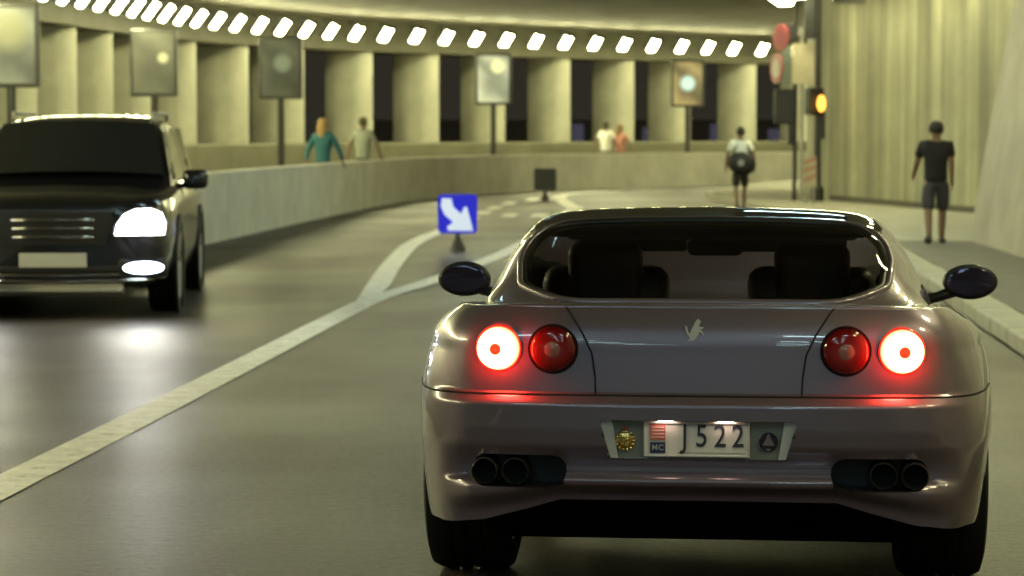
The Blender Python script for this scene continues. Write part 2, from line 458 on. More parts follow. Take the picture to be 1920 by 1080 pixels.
# ------------------------------------------------------------------ tunnel lamps
TENS = ['thirty', 'forty']
ONES = ['first', 'second', 'third', 'fourth', 'fifth', 'sixth', 'seventh', 'eighth', 'ninth']
ORD = ['rightmost', 'second', 'third', 'fourth', 'fifth', 'sixth', 'seventh', 'eighth', 'ninth', 'tenth', 'eleventh', 'twelfth', 'thirteenth', 'fourteenth', 'fifteenth', 'sixteenth', 'seventeenth', 'eighteenth', 'nineteenth', 'twentieth',
       'twenty-first', 'twenty-second', 'twenty-third', 'twenty-fourth', 'twenty-fifth', 'twenty-sixth', 'twenty-seventh', 'twenty-eighth', 'twenty-ninth', 'thirtieth']
ORD += ['thirty-' + o for o in ONES] + ['fortieth'] + ['forty-' + o for o in ONES]
ORD = ORD[:]
def lamp_meshes(w_, h_, d_, m):
    bm = NB(); add_box(bm, (0, 0, 0), (w_, d_, h_), bev=.012); add_box(bm, (0, -d_ / 2 - .06, h_ / 2 + .008), (w_ + .04, .16, .014))
    hz = build('housing', bm, M_DKMETAL); me1 = hz.data; bpy.data.objects.remove(hz)
    bm = NB(); add_box(bm, (0, -d_ / 2 - .032, 0), (w_ - .05, .06, h_ - .05), bev=.02)
    df = build('diffuser', bm, m); me2 = df.data; bpy.data.objects.remove(df)
    bm = NB(); add_box(bm, (0, d_ / 2 + .10, h_ * .2), (.06, .22, .05)); br = build('bracket', bm, M_DKMETAL); me3 = br.data; bpy.data.objects.remove(br)
    return me1, me2, me3
LM = lamp_meshes(.33, .47, .12, M_LAMP)
def put_lamp(name, meshes, loc, rot, label, group):
    e = empty(name, loc, 0, label, 'lamp', group); e.rotation_euler = rot
    for nm, me in zip(('housing', 'diffuser', 'bracket'), meshes):
        link(bpy.data.objects.new(nm, me), e)
    return e
LSTEP = 1.205
lam = resample(LAMP_C, LSTEP, 0.25)
lam = [x for x in lam if x[0].y > 2 and x[0].x < 12]
def proj(p):
    d = CM.transposed() @ (Vector(p) - Vector(cam.location))
    return 960 + FPX * d.x / -d.z, 540 - FPX * d.y / -d.z
vis = []
for k, (p, t, s) in enumerate(lam):
    u, v_ = proj((p.x, p.y, 4.1)); vis.append((u, k))
nvis = sum(1 for u, k in vis if u > -25 and k <= 10 ** 6 and proj((lam[k][0].x, lam[k][0].y, 4.1))[1] > -25 and u < 1442)
right = [k for u, k in vis if u < 1442 and lam[k][0].y > 30]
last = max(right)
G_OUT = 'white lamps in the curved row above the gallery fins'
for k, (p, t, s) in enumerate(lam):
    n = Vector((-t.y, t.x, 0)); q = p + n * .05
    rot = (R(38), 0, math.atan2(t.y, t.x))
    idx = last - k
    if k > last: lab = 'bright white lamp in the curved row hidden beyond the traffic signs'
    elif idx < min(nvis, len(ORD)):
        lab = 'bright white square lamp above the gallery fins, ' + (ORD[idx] + ' of its row' if idx == 0 else ORD[idx] + ' from the right in its row')
    else: lab = 'bright white lamp at the near left end of the curved row'
    put_lamp('gallery_lamp', LM, (q.x, q.y, 4.12), rot, lab, G_OUT if idx < min(nvis, len(ORD)) and k <= last else G_OUT + (' hidden' if k > last else ' near'))
LI = lamp_meshes(.5, .5, .12, M_LAMPI)
lab_in = 'white ceiling lamp of the inner row over the right pavement'
for k in range(19):
    y = 50 - k * 2.6
    x = lin([(-10, 3.0), (20, 2.9), (36, 2.6), (50, 1.62)], y)
    put_lamp('inner_or_added_lamp', LI, (x, y, 4.28), (R(62), 0, R(-55 if y > 40 else -80)),
             'large white ceiling lamp at the top edge beside the round red sign' if k == 0 else lab_in, None if k == 0 else 'inner row of ceiling lamps')
LC = lamp_meshes(.5, .5, .12, emitter('lamp_diffuser_added_corner', LAMP_COL, L_ADDED))  # extra lamps added out of view to brighten the far parapet
LW = lamp_meshes(.5, .5, .12, M_WASH)
for (x, y) in ((3.7, 53.5), (4.0, 55), (4.6, 56.5), (5.2, 58), (5.9, 59.4), (6.7, 60.8), (7.6, 62.1), (8.6, 63.4)):
    put_lamp('inner_or_added_lamp', LC, (x, y, 4.28), (R(38), 0, R(-150)), 'added unseen lamp round the corner of the streaked wall, brightening the parapet', 'added unseen lamps round the corner')
# lamps washing the stained wall from the ceiling corner
for k in range(6):
    t = k / 5; x = 2.0 + t * 2.6; y = 49.3 - t * 8.5
    put_lamp('wall_washer', LW, (x, y, 4.33), (R(80), 0, R(-104 + 180)), 'ceiling lamp washing the streaked concrete wall', 'ceiling lamps along the streaked wall')
# cool white panels across the lane
CP = lamp_meshes(1.1, .50, .10, M_COOL)
for y in (-21, -15.5, -10, -4.5, 1, 18.0, 24, 30.5, 36, 41.5):
    for x in (-2.6, .9):
        put_lamp('cool_panel_lamp', CP, (x, y, 4.40), (R(90), 0, 0), 'pale blue panel lamp across the ceiling over the lane', 'cool panel lamps over the road')

# ------------------------------------------------------------------ sports car
CARX, CARY, CARYAW = 0.0, 7.40, R(-1.4)
car = empty('sports_car', (.0 + 0.0, CARY, 0), CARYAW, 'silver grey low sports car seen from behind with brake lights lit', 'car')
def paint():
    m = mat('silver_grey_paint', (.225, .178, .222), rough=.34, metal=.60, coat=1.0, coat_r=.03)
    nt = m.node_tree; b = nt.nodes['Principled BSDF']
    tc = nt.nodes.new('ShaderNodeTexCoord'); n = nt.nodes.new('ShaderNodeTexNoise'); n.inputs['Scale'].default_value = 900
    nt.links.new(tc.outputs['Object'], n.inputs['Vector'])
    n2 = nt.nodes.new('ShaderNodeTexNoise'); n2.inputs['Scale'].default_value = 3.0; n2.inputs['Detail'].default_value = 6
    nt.links.new(tc.outputs['Object'], n2.inputs['Vector'])
    mr = nt.nodes.new('ShaderNodeMapRange'); mr.inputs['To Min'].default_value = .28; mr.inputs['To Max'].default_value = .42
    nt.links.new(n2.outputs['Fac'], mr.inputs['Value']); nt.links.new(mr.outputs[0], b.inputs['Roughness'])
    bp = nt.nodes.new('ShaderNodeBump'); bp.inputs['Strength'].default_value = .03; bp.inputs['Distance'].default_value = .001
    nt.links.new(n.outputs['Fac'], bp.inputs['Height']); nt.links.new(bp.outputs['Normal'], b.inputs['Normal'])
    return m
M_BODY = paint()
M_SEAM = mat('panel_gap', (.008, .007, .007), rough=.9, var=.1)
M_UNDER = mat('underbody_shade_black', (.007, .006, .006), rough=1, spec=.05, var=.3, vscale=8)  # matt black puts the shade beneath the car into the colour
M_CARGLASS = glass('car_glass', (.97, .97, .96))
M_ROOFG = mat('black_roof_glass', (.012, .012, .018), rough=.04, coat=1.0, coat_r=.02, var=.1, vscale=4, spec=.6)
M_INT = mat('dark_interior', (.016, .013, .013), rough=.75, var=.25, vscale=12)
M_LEATHER = mat('dark_leather', (.022, .014, .013), rough=.5, var=.2, vscale=15)

NCTRL = 14
O_LOW = [(0, .03), (.35, .035), (.58, .05), (.71, .07), (.795, .15), (.87, .42), (.91, 1.0), (.90, 1.5), (.87, 2.1), (.865, 2.8), (.89, 3.5), (.80, 4.0), (.55, 4.36), (0, 4.50)]
O_MID = [(0, .0), (.35, .006), (.62, .028), (.76, .075), (.845, .18), (.905, .42), (.966, 1.0), (.945, 1.5), (.90, 2.1), (.895, 2.8), (.93, 3.5), (.86, 4.0), (.62, 4.38), (0, 4.53)]
O_UP = [(0, .052), (.35, .056), (.62, .074), (.742, .115), (.805, .21), (.868, .45), (.930, 1.0), (.918, 1.5), (.885, 2.1), (.88, 2.8), (.895, 3.5), (.82, 4.0), (.58, 4.32), (0, 4.44)]
O_TOP = [(0, .105), (.35, .11), (.58, .13), (.675, .165), (.725, .235), (.775, .47), (.815, 1.0), (.825, 1.5), (.82, 2.1), (.80, 2.8), (.78, 3.5), (.72, 4.0), (.5, 4.22), (0, 4.34)]
PER = [18, 16, 9, 9, 9, 12, 12, 8, 8, 8, 8, 8, 8]
def sampled(ctrl): return cat([(x, y, 0) for x, y in ctrl], PER)
S_LOW, S_MID, S_UP, S_TOP = map(sampled, (O_LOW, O_MID, O_UP, O_TOP))
NS = len(S_LOW)
BELT = [(0, .968), (.25, .963), (.5, .950), (1.0, .918), (1.6, .878), (2.2, .85), (2.9, .835), (3.5, .81), (4.0, .74), (4.5, .60)]
def level_pt(i, z):
    """surface point for perimeter sample i at nominal (rear) height z"""
    def mixp(a, b, t): return a[i].lerp(b[i], t)
    if z < .60: p = mixp(S_LOW, S_MID, max(0, min(1, (z - .33) / .22)) ** .7)
    elif z < .678:
        tt = (z - .60) / .24; wy = max(0, min(1, (S_MID[i].y - .03) / .16)); wy = wy * wy * (3 - 2 * wy)
        p = mixp(S_MID, S_UP, tt * tt * wy)
    elif z < .84:
        tr = .65 * (z - .678) / .032 if z < .71 else .80 + .20 * (z - .71) / .13
        tt = (z - .60) / .24; ts = tt * tt
        wy = max(0, min(1, (S_MID[i].y - .03) / .16)); wy = wy * wy * (3 - 2 * wy)
        p = mixp(S_MID, S_UP, tr + (ts - tr) * wy)
    else:
        t = (z - .84) / (.968 - .84); p = mixp(S_UP, S_TOP, t ** 2.1 if t < 1 else 1)
    x, y = p.x, p.y
    rear = max(0.0, 1 - y / .35)
    # lower apron: tucked band with a ledge between the exhausts
    wx = rear * max(0.0, min(1.0, (.80 - x) / .10))
    tuck = lin([(.36, .03), (.395, -.014), (.406, -.024), (.428, -.026), (.444, -.010), (.450, .040), (.48, .044), (.505, .036), (.545, .008), (.60, 0)], z)
    y += tuck * wx
    zz = z
    bl = interp(BELT, y)
    if z > .55: zz = .55 + (z - .55) * (bl - .55) / (.968 - .55)
    # lower edge: raised in the middle of the tail, low at the sills
    zb = lin([(0, .380), (.42, .378), (.52, .348), (.66, .31), (.8, .295)], x)
    if y > .6 or x > .8: zb = lin([(.2, .295), (.6, .26), (1.5, .17), (3.0, .16), (4.0, .17), (4.5, .2)], y)
    if z < .50: zz = zb + (z - .33) * (.50 - zb) / .17
    if y > .9:   # nose falls away lower than nominal
        pass
    return Vector((x, y, zz))
ZL = [.33, .345, .36, .375, .390, .398, .406, .414, .422, .430, .438, .443, .448, .456, .464, .472, .480, .488, .496, .504, .512, .520, .530, .540, .55, .56, .57, .58, .59, .60, .61, .62, .63, .64, .65, .66, .668, .676, .682, .688, .694, .700, .7035, .707, .712, .722, .736, .75, .765, .78, .795, .81, .825, .84, .855, .87, .885, .90, .912, .924, .935, .944, .951, .957, .962, .966, .968]
SEAMZ = .7035
SEAM = [(.70, .312), (.762, .315), (.829, .325), (.893, .356), (.958, .40), (.985, .43)]
def sd_rbox(x, z, cx, cz, hx, hz, r):
    dx, dz = abs(x - cx) - hx + r, abs(z - cz) - hz + r
    return math.hypot(max(dx, 0), max(dz, 0)) + min(max(dx, dz), 0) - r
def sd_trap(x, z):
    # plate recess, wider at top
    zc, hz = .571, .060
    hw = .283 + (z - zc) * .30
    return max(abs(x) - hw, abs(z - zc) - hz)
def sd_arch(p, yc): return math.hypot(p.y - yc, p.z - .335) - .385
bm = NB()
rows = []
for z in ZL: rows.append([bm.verts.new(level_pt(i, z)) for i in range(NS)])
def snap(vs, f, tol, axes):
    for v_ in vs:
        d = f(v_.co)
        if abs(d) < tol:
            gx = []
            for ax in axes:
                e = Vector((0, 0, 0)); e[ax] = 1e-4
                gx.append((f(v_.co + e) - d) / 1e-4)
            L2 = sum(q * q for q in gx) or 1
            for ax, q in zip(axes, gx): v_.co[ax] -= d * q / L2
rearv = [v_ for r_ in rows for v_ in r_ if v_.co.y < .30]
f_exh = lambda p: sd_rbox(p.x, p.z, .548, .4685, .146, .048, .044)
f_plt = lambda p: sd_trap(p.x, p.z)
f_ra = lambda p: sd_arch(p, 1.0)
f_fa = lambda p: sd_arch(p, 3.5)
f_seam = lambda p: p.x - lin(SEAM, p.z)
snap(rearv, f_exh, .0075, (0, 2))
snap(rearv, f_plt, .0085, (0, 2))
sidev = [v_ for r_ in rows for v_ in r_ if v_.co.x > .6]
snap(sidev, f_ra, .024, (1, 2)); snap(sidev, f_fa, .03, (1, 2))
snap([v_ for v_ in rearv if v_.co.z > SEAMZ - .002], f_seam, .0095, (0,))
faces = []
for a, b in zip(rows, rows[1:]):
    for i in range(NS - 1):
        q = (a[i], a[i + 1], b[i + 1], b[i]); c = sum((x_.co for x_ in q), Vector()) / 4
        if c.y < .3 and (f_exh(c) < 0 or f_plt(c) < 0): continue
        if c.x > .6 and (f_ra(c) < 0 or f_fa(c) < 0): continue
        fc = bm.faces.new(q)
        if c.y < .42 + (.15 if c.z < SEAMZ else 0) and c.z < SEAMZ + .0001 and c.y < .612: fc.material_index = 1
        elif c.y < .25 and f_seam(c) < 0: fc.material_index = 2
def ring_edges(bm_, test):
    return [e for e in bm_.edges if len(e.link_faces) == 1 and all(test(v_.co) for v_ in e.verts)]
hole_exh = [(e.verts[0].co.copy(), e.verts[1].co.copy()) for e in ring_edges(bm, lambda c: c.y < .3 and abs(f_exh(c)) < .02 and c.z < .53)]
hole_plt = [(e.verts[0].co.copy(), e.verts[1].co.copy()) for e in ring_edges(bm, lambda c: c.y < .3 and abs(f_plt(c)) < .02 and c.z > .49 and c.x > .001 or (c.y < .3 and c.x < .001 and .50 < c.z < .64 and abs(f_plt(c)) < .02))]
hole_ra = [(e.verts[0].co.copy(), e.verts[1].co.copy()) for e in ring_edges(bm, lambda c: c.x > .6 and abs(f_ra(c)) < .03)]
hole_fa = [(e.verts[0].co.copy(), e.verts[1].co.copy()) for e in ring_edges(bm, lambda c: c.x > .6 and abs(f_fa(c)) < .03)]
# deck sheet from the belt ring inwards (rear deck, scuttle, bonnet)
top = rows[-1]
i0 = sum(PER[:3])          # corner start
NX = 22
def yrear(x):
    for a, b in zip(top, top[1:]):
        if a.co.x <= x <= b.co.x: return a.co.y + (b.co.y - a.co.y) * (x - a.co.x) / max(1e-6, b.co.x - a.co.x)
    return top[i0].co.y
ye = top[i0].co.y
iend = sum(PER[:12])
drows = []
for i in range(i0, iend + 1):
    xb, ys, zb_ = top[i].co.x, top[i].co.y, top[i].co.z
    dec = math.exp(-(ys - ye) / .15)
    row = []
    for k in range(NX + 1):
        f = k / NX
        if f == 1: row.append(top[i]); continue
        x = xb * f
        y = ys + (yrear(min(x, top[i0].co.x)) - ye) * dec
        cr = lin([(.1, .0), (.3, .006), (.6, .012), (3.0, .05), (3.6, .06), (4.3, .03)], ys)
        z = interp(BELT, y) + cr * (1 - f ** 2.2) + (zb_ - interp(BELT, ys)) * f
        if y < .3: z += .010 * max(0, 1 - abs(y - .17) / .10) * (1 - f ** 6)      # small lip on the tail
        row.append(bm.verts.new((x, y, z)))
    drows.append(row)
for a, b in zip(drows, drows[1:]):
    for k in range(NX):
        fc = bm.faces.new((a[k], a[k + 1], b[k + 1], b[k]))
        c = fc.calc_center_median()
        if c.y < .50 and c.x < .43 + (c.y - .1) * .12: fc.material_index = 2
# join the tail top edge to the first deck row
for k in range(i0):
    pass
first = drows[0]
ring = top[:i0 + 1]
ei, ej = 0, 0
while ei < len(ring) - 1 or ej < NX:
    nexti = ring[ei + 1].co.x if ei < len(ring) - 1 else 9
    nextj = first[ej + 1].co.x if ej < NX else 9
    if ring[ei] is first[ej]: break
    if nexti <= nextj and ei < len(ring) - 1:
        vs_ = [ring[ei], ring[ei + 1], first[ej]]; ei += 1
    else:
        vs_ = [ring[ei], first[ej + 1], first[ej]]; ej += 1
    if len(set(vs_)) == 3:
        try:
            fc = bm.faces.new(vs_)
            if fc.calc_center_median().x < .41: fc.material_index = 2
        except ValueError: pass
for v_ in bm.verts:
    if v_.co.x < 2e-3: v_.co.x = 0
geo = bmesh.ops.mirror(bm, geom=bm.verts[:] + bm.edges[:] + bm.faces[:], axis='X', merge_dist=.0005)
bmesh.ops.remove_doubles(bm, verts=bm.verts, dist=.0004)
loose = [v_ for v_ in bm.verts if not v_.link_faces]
bmesh.ops.delete(bm, geom=loose, context='VERTS')
bmesh.ops.recalc_face_normals(bm, faces=bm.faces)
if sum(f.normal.y * f.calc_area() for f in bm.faces if f.calc_center_median().y < .1) > 0:
    bmesh.ops.reverse_faces(bm, faces=bm.faces)
names = {0: 'body_shell', 1: 'rear_bumper', 2: 'trunk_lid'}
for mi, nm in names.items():
    b2 = bm.copy()
    bmesh.ops.delete(b2, geom=[f for f in b2.faces if f.material_index != mi], context='FACES')
    for f in b2.faces: f.material_index = 0
    build(nm, b2, M_BODY, car, smooth=True, angle=50, recalc=False)
bm.free()
def mirror_pts(pts): return [Vector((-p[0], p[1], p[2])) for p in pts]
def wall_from(bm_, edges, d, mirror=False):
    for a, b in edges:
        for s in ((1, -1) if mirror else (1,)):
            q = [Vector((p.x * s, p.y, p.z)) for p in (a, b)]
            v4 = [bm_.verts.new(q[0]), bm_.verts.new(q[1]), bm_.verts.new(q[1] + d), bm_.verts.new(q[0] + d)]
            bm_.faces.new(v4)
# wheel arch liners
for s in (1, -1):
    for edges, yc in ((hole_ra, 1.0), (hole_fa, 3.5)):
        b2 = NB()
        for a, b in edges:
            q = [Vector((p.x * s, p.y, p.z)) for p in (a, b)]
            v4 = [b2.verts.new(q[0]), b2.verts.new(q[1]), b2.verts.new(q[1] + Vector((-s * .38, 0, 0))), b2.verts.new(q[0] + Vector((-s * .38, 0, 0)))]
            b2.faces.new(v4)
        build('arch_liner', b2, M_BLACK, car, smooth=True)
# exhaust recesses, pipes
for s in (1, -1):
    b2 = NB(); dv = Vector((0, .12, 0))
    for a, b in hole_exh:
        q = [Vector((p.x * s, p.y, p.z)) for p in (a, b)]
        b2.faces.new([b2.verts.new(q[0]), b2.verts.new(q[1]), b2.verts.new(q[1] + dv), b2.verts.new(q[0] + dv)])
    add_box(b2, (.548 * s, .175, .4685), (.32, .02, .13))
    build('exhaust_surround', b2, M_BLACK, car)
    for x in (.56, .655):
        b2 = NB()
        add_lathe(b2, [(.028, .12), (.034, .10), (.037, .0), (.039, -.005), (.042, .0), (.042, .14)][::-1], (x * s, .040, .465), (0, 1, 0), 28)
        p_ = build('exhaust_pipe', b2, mat('pipe_steel', (.22, .20, .19), rough=.25, metal=.9, var=.2, vscale=40) if 'pipe_steel' not in bpy.data.materials else bpy.data.materials['pipe_steel'], car, smooth=True, angle=50)
        b2 = NB(); add_cyl(b2, (x * s, .12, .465), (x * s, .124, .465), .040, n=24); build('bore_disc', b2, M_SEAM, p_)  # black disc closing the pipe bore
# plate recess
b2 = NB()
for a, b in hole_plt:
    for s in (1, -1):
        q = [Vector((p.x * s, p.y, p.z)) for p in (a, b)]; dv = Vector((0, .045, 0))
        b2.faces.new([b2.verts.new(q[0]), b2.verts.new(q[1]), b2.verts.new(q[1] + dv), b2.verts.new(q[0] + dv)])
recess = build('plate_recess', b2, M_BODY, car)
b2 = NB()
add_prism(b2, [(-.312, .064), (.312, .064), (.272, -.064), (-.272, -.064)], (0, .046, .571), (1, 0, 0), (0, 0, 1), (0, 1, 0), .01)
build('recess_panel', b2, mat('recess_panel_paint', (.30, .29, .24), rough=.4, metal=.2, coat=.3, var=.05), recess)
M_TRIM = mat('bright_trim', (.75, .70, .64), rough=.35, metal=.35, var=.05)
for s in (1, -1):
    b2 = NB()
    add_prism(b2, [(s * .300, .058), (s * .262, .058), (s * .243, -.058), (s * .265, -.058)], (0, .028, .571), (1, 0, 0), (0, 0, 1), (0, 1, 0), .016)
    build('recess_trim', b2, M_TRIM, recess)
# number plate
np_ = empty('number_plate'); np_.parent = car; np_.location = (-.004, .032, .5715)
b2 = NB(); add_box(b2, (0, .004, 0), (.318, .008, .105), bev=.003); build('plate', b2, mat('plate_white', (.78, .74, .68), rough=.35, var=.05, vscale=30), np_)
b2 = NB()
for (cx, cz, sx, sz) in ((0, .0505, .322, .006), (0, -.0505, .322, .006), (-.158, 0, .006, .095), (.158, 0, .006, .095)): add_box(b2, (cx, -.003, cz), (sx, .007, sz), bev=.0015)
build('plate_frame', b2, M_TRIM, np_)
def text_obj(name, body, size, m, parent, loc, depth=.0015, squash=1.0, bold=0.0):
    cu = bpy.data.curves.new(name, 'FONT'); cu.body = body; cu.size = size; cu.extrude = depth; cu.align_x = 'CENTER'; cu.align_y = 'CENTER'
    cu.offset = bold; cu.space_character = 1.12
    t_ = bpy.data.objects.new(name, cu); COL.objects.link(t_)
    bpy.context.view_layer.update()
    me = bpy.data.meshes.new_from_object(t_.evaluated_get(bpy.context.evaluated_depsgraph_get()))
    bpy.data.objects.remove(t_)
    me.materials.clear(); me.materials.append(m)
    o = bpy.data.objects.new(name, me); link(o, parent)
    o.location = loc; o.rotation_euler = (R(90), 0, 0); o.scale = (squash, 1, 1)
    return o
M_INK = mat('plate_ink', (.035, .035, .05), rough=.5, var=.1)
for ch, x in (('J', -.036), ('5', .015), ('2', .071), ('2', .125)):
    text_obj('plate_character', ch, .098, M_INK, np_, (x, -.0015, .008), squash=.80, bold=.0004)
b2 = NB(); add_box(b2, (-.118, -.001, .021), (.046, .004, .048)); crest = build('plate_crest', b2, mat('crest_red', (.62, .16, .13), rough=.5, var=.3, vscale=70), np_)
b2 = NB()
for k in range(4): add_box(b2, (-.118, -.0035, .036 - k * .010), (.040, .001, .003))
build('crest_band', b2, mat('crest_pale', (.75, .55, .5), rough=.5, var=.1), np_)
b2 = NB(); add_box(b2, (-.118, -.001, -.026), (.046, .004, .034)); build('plate_band', b2, mat('plate_navy', (.03, .035, .09), rough=.5, var=.1), np_)
text_obj('plate_character', 'MC', .024, mat('plate_letter_pale', (.45, .45, .5), rough=.5, var=.05), np_, (-.118, -.0035, -.026), depth=.0008, bold=.0002)
b2 = NB(); add_box(b2, (.045, -.0008, -.041), (.205, .001, .004)); build('plate_caption', b2, mat('plate_caption_grey', (.4, .38, .33), rough=.5, var=.3, vscale=150), np_)
# plate lamps
for x in (-.097, .083):
    b2 = NB(); add_ball(b2, (x, .020, .632), .034, (1, .45, .14), 18, 8)
    build('plate_lamp', b2, emitter('plate_lamp_glow', (1, .72, .55), 9) if 'plate_lamp_glow' not in bpy.data.materials else bpy.data.materials['plate_lamp_glow'], recess, smooth=True)
# badges in the recess: gilt crest with crown (left), dark round badge with a silver triangle (right)
M_GOLD = mat('gilt', (.85, .62, .2), rough=.25, metal=1.0, var=.15, vscale=60)
bd = empty('gilt_badge'); bd.parent = car; bd.location = (-.222, .034, .566)
b2 = NB(); add_lathe(b2, [(.0, -.006), (.014, -.006), (.024, -.003), (.027, .004), (.027, .012)], (0, 0, 0), (0, 1, 0), 24); build('badge_disc', b2, M_GOLD, bd, smooth=True, angle=40)
b2 = NB()
for k in range(14):
    a = 2 * math.pi * k / 14; add_ball(b2, (.0275 * math.cos(a), -.002, .0275 * math.sin(a)), .005, n=8, m2=6)
for k in range(9): add_ball(b2, (random.uniform(-.014, .014), -.007, random.uniform(-.014, .014)), random.uniform(.003, .006), n=8, m2=6)
build('badge_wreath', b2, M_GOLD, bd, smooth=True)
b2 = NB(); add_prism(b2, [(-.012, .030), (.012, .030), (.014, .043), (.006, .037), (0, .046), (-.006, .037), (-.014, .043)], (0, 0, 0), (1, 0, 0), (0, 0, 1), (0, 1, 0), .006); build('badge_crown', b2, mat('crown_red', (.35, .12, .05), rough=.4, metal=.4, var=.2), bd)
bd = empty('round_badge'); bd.parent = car; bd.location = (.213, .034, .566)
b2 = NB(); add_lathe(b2, [(.0, -.003), (.024, -.003), (.026, -.006), (.029, -.003), (.029, .012)], (0, 0, 0), (0, 1, 0), 28); build('badge_disc', b2, mat('badge_dark', (.05, .04, .055), rough=.3, metal=.5, var=.2), bd, smooth=True, angle=40)
b2 = NB(); add_prism(b2, [(-.018, -.010), (.018, -.010), (.007, .012), (.002, .026), (-.002, .026), (-.007, .012)], (0, -.007, 0), (1, 0, 0), (0, 0, 1), (0, 1, 0), .004); add_box(b2, (0, -.005, -.023), (.012, .006, .006)); build('badge_emblem', b2, mat('badge_silver', (.35, .28, .28), rough=.3, metal=.7, var=.1), bd)
# trunk emblem: small chrome rearing horse
def rear_y(x, z):
    P_ = [level_pt(i, z) for i in range(sum(PER[:6]))]
    for a_, b_ in zip(P_, P_[1:]):
        if a_.x <= abs(x) <= b_.x: return a_.y + (b_.y - a_.y) * (abs(x) - a_.x) / max(1e-6, b_.x - a_.x)
    return P_[-1].y
horse = [(-.006, -.034), (.000, -.034), (-.002, -.022), (.004, -.012), (.011, -.004), (.013, .004), (.020, .000), (.024, -.006), (.027, -.004), (.023, .006), (.015, .011), (.024, .013), (.026, .018), (.016, .018), (.012, .022), (.015, .030), (.019, .033), (.013, .039), (.009, .042), (.002, .034), (-.004, .022), (-.010, .010), (-.014, -.002), (-.020, .006), (-.022, .018), (-.028, .022), (-.026, .008), (-.020, -.006), (-.014, -.012), (-.018, -.022), (-.013, -.030), (-.009, -.024), (-.008, -.014)]
b2 = NB(); yh = rear_y(0, .895)
add_prism(b2, [(x * 1.05, z * 1.05) for x, z in horse], (-.012, yh - .006, .893), (1, 0, 0), (0, 0, 1), (0, 1, 0), .008)
build('horse_emblem', b2, M_TRIM, car)
# boot release scoop: shallow bright arc beside the emblem
# seams
def seam_tube(pts, r=.0028):
    b_ = NB(); add_tube(b_, pts, r, 6); build('panel_gap', b_, M_SEAM, car)
for s in (1, -1):
    pts = []
    for k in range(26):
        z = .704 + (.966 - .704) * k / 25; x = lin(SEAM, z); pts.append((x * s, rear_y(x, z) - .0012, z))
    seam_tube(pts, .003)
sm = [level_pt(i, SEAMZ) for i in range(0, sum(PER[:6]))]
sm = [p for p in sm if p.y < .60]
seam_tube([(-p.x, p.y, p.z) for p in sm[::-1]] + [(p.x, p.y, p.z) for p in sm[1:]], .0035)
# tail lights
def lens_mat(name, lit):
    m = bpy.data.materials.new(name); m.use_nodes = True
    nt = m.node_tree; b = nt.nodes['Principled BSDF']
    tc = nt.nodes.new('ShaderNodeTexCoord'); sp = nt.nodes.new('ShaderNodeSeparateXYZ'); nt.links.new(tc.outputs['Object'], sp.inputs[0])
    cb = nt.nodes.new('ShaderNodeCombineXYZ'); nt.links.new(sp.outputs['X'], cb.inputs['X']); nt.links.new(sp.outputs['Z'], cb.inputs['Z'])
    ln = nt.nodes.new('ShaderNodeVectorMath'); ln.operation = 'LENGTH'; nt.links.new(cb.outputs[0], ln.inputs[0])
    rm = nt.nodes.new('ShaderNodeMapRange'); rm.inputs['From Min'].default_value = 0; rm.inputs['From Max'].default_value = .072
    nt.links.new(ln.outputs['Value'], rm.inputs['Value'])
    cr = nt.nodes.new('ShaderNodeValToRGB'); nt.links.new(rm.outputs[0], cr.inputs[0])
    el = cr.color_ramp.elements
    if lit:
        for pos, c in ((0, (.55, .045, .012)), (.21, (.55, .04, .012)), (.30, (1, .10, .06)), (.5, (1, .13, .10)), (.76, (1, .10, .06)), (.86, (.9, .03, .012)), (.94, (.5, .002, .001)), (1, (.12, 0, 0))):
            e = el.new(pos) if pos not in (0, 1) else el[0 if pos == 0 else -1]; e.color = (*c, 1)
        b.inputs['Base Color'].default_value = (.25, .01, .008, 1)
        nt.links.new(cr.outputs[0], b.inputs['Emission Color']); b.inputs['Emission Strength'].default_value = 9.0
        # the small reflector in the middle is not fed by the bulb: dim it
        st = nt.nodes.new('ShaderNodeMapRange'); st.interpolation_type = 'SMOOTHSTEP'
        st.inputs['From Min'].default_value = .015; st.inputs['From Max'].default_value = .023; st.inputs['To Min'].default_value = 1.3; st.inputs['To Max'].default_value = 60.0
        nt.links.new(ln.outputs['Value'], st.inputs['Value']); nt.links.new(st.outputs[0], b.inputs['Emission Strength'])
    else:
        for pos, c in ((0, (.30, .10, .075)), (.3, (.26, .06, .045)), (.42, (.30, .012, .01)), (.75, (.22, .006, .006)), (1, (.05, .002, .003))):
            e = el.new(pos) if pos not in (0, 1) else el[0 if pos == 0 else -1]; e.color = (*c, 1)
        nt.links.new(cr.outputs[0], b.inputs['Base Color'])
    b.inputs['Roughness'].default_value = .12; b.inputs['Coat Weight'].default_value = .6
    wv = nt.nodes.new('ShaderNodeTexChecker'); wv.inputs['Scale'].default_value = 160; nt.links.new(tc.outputs['Object'], wv.inputs['Vector'])
    bp = nt.nodes.new('ShaderNodeBump'); bp.inputs['Strength'].default_value = .15; bp.inputs['Distance'].default_value = .002
    nt.links.new(wv.outputs['Fac'], bp.inputs['Height']); nt.links.new(bp.outputs['Normal'], b.inputs['Normal'])
    return m
M_LIT, M_UNLIT = lens_mat('brake_lens_lit', True), lens_mat('rear_lens_dark', False)
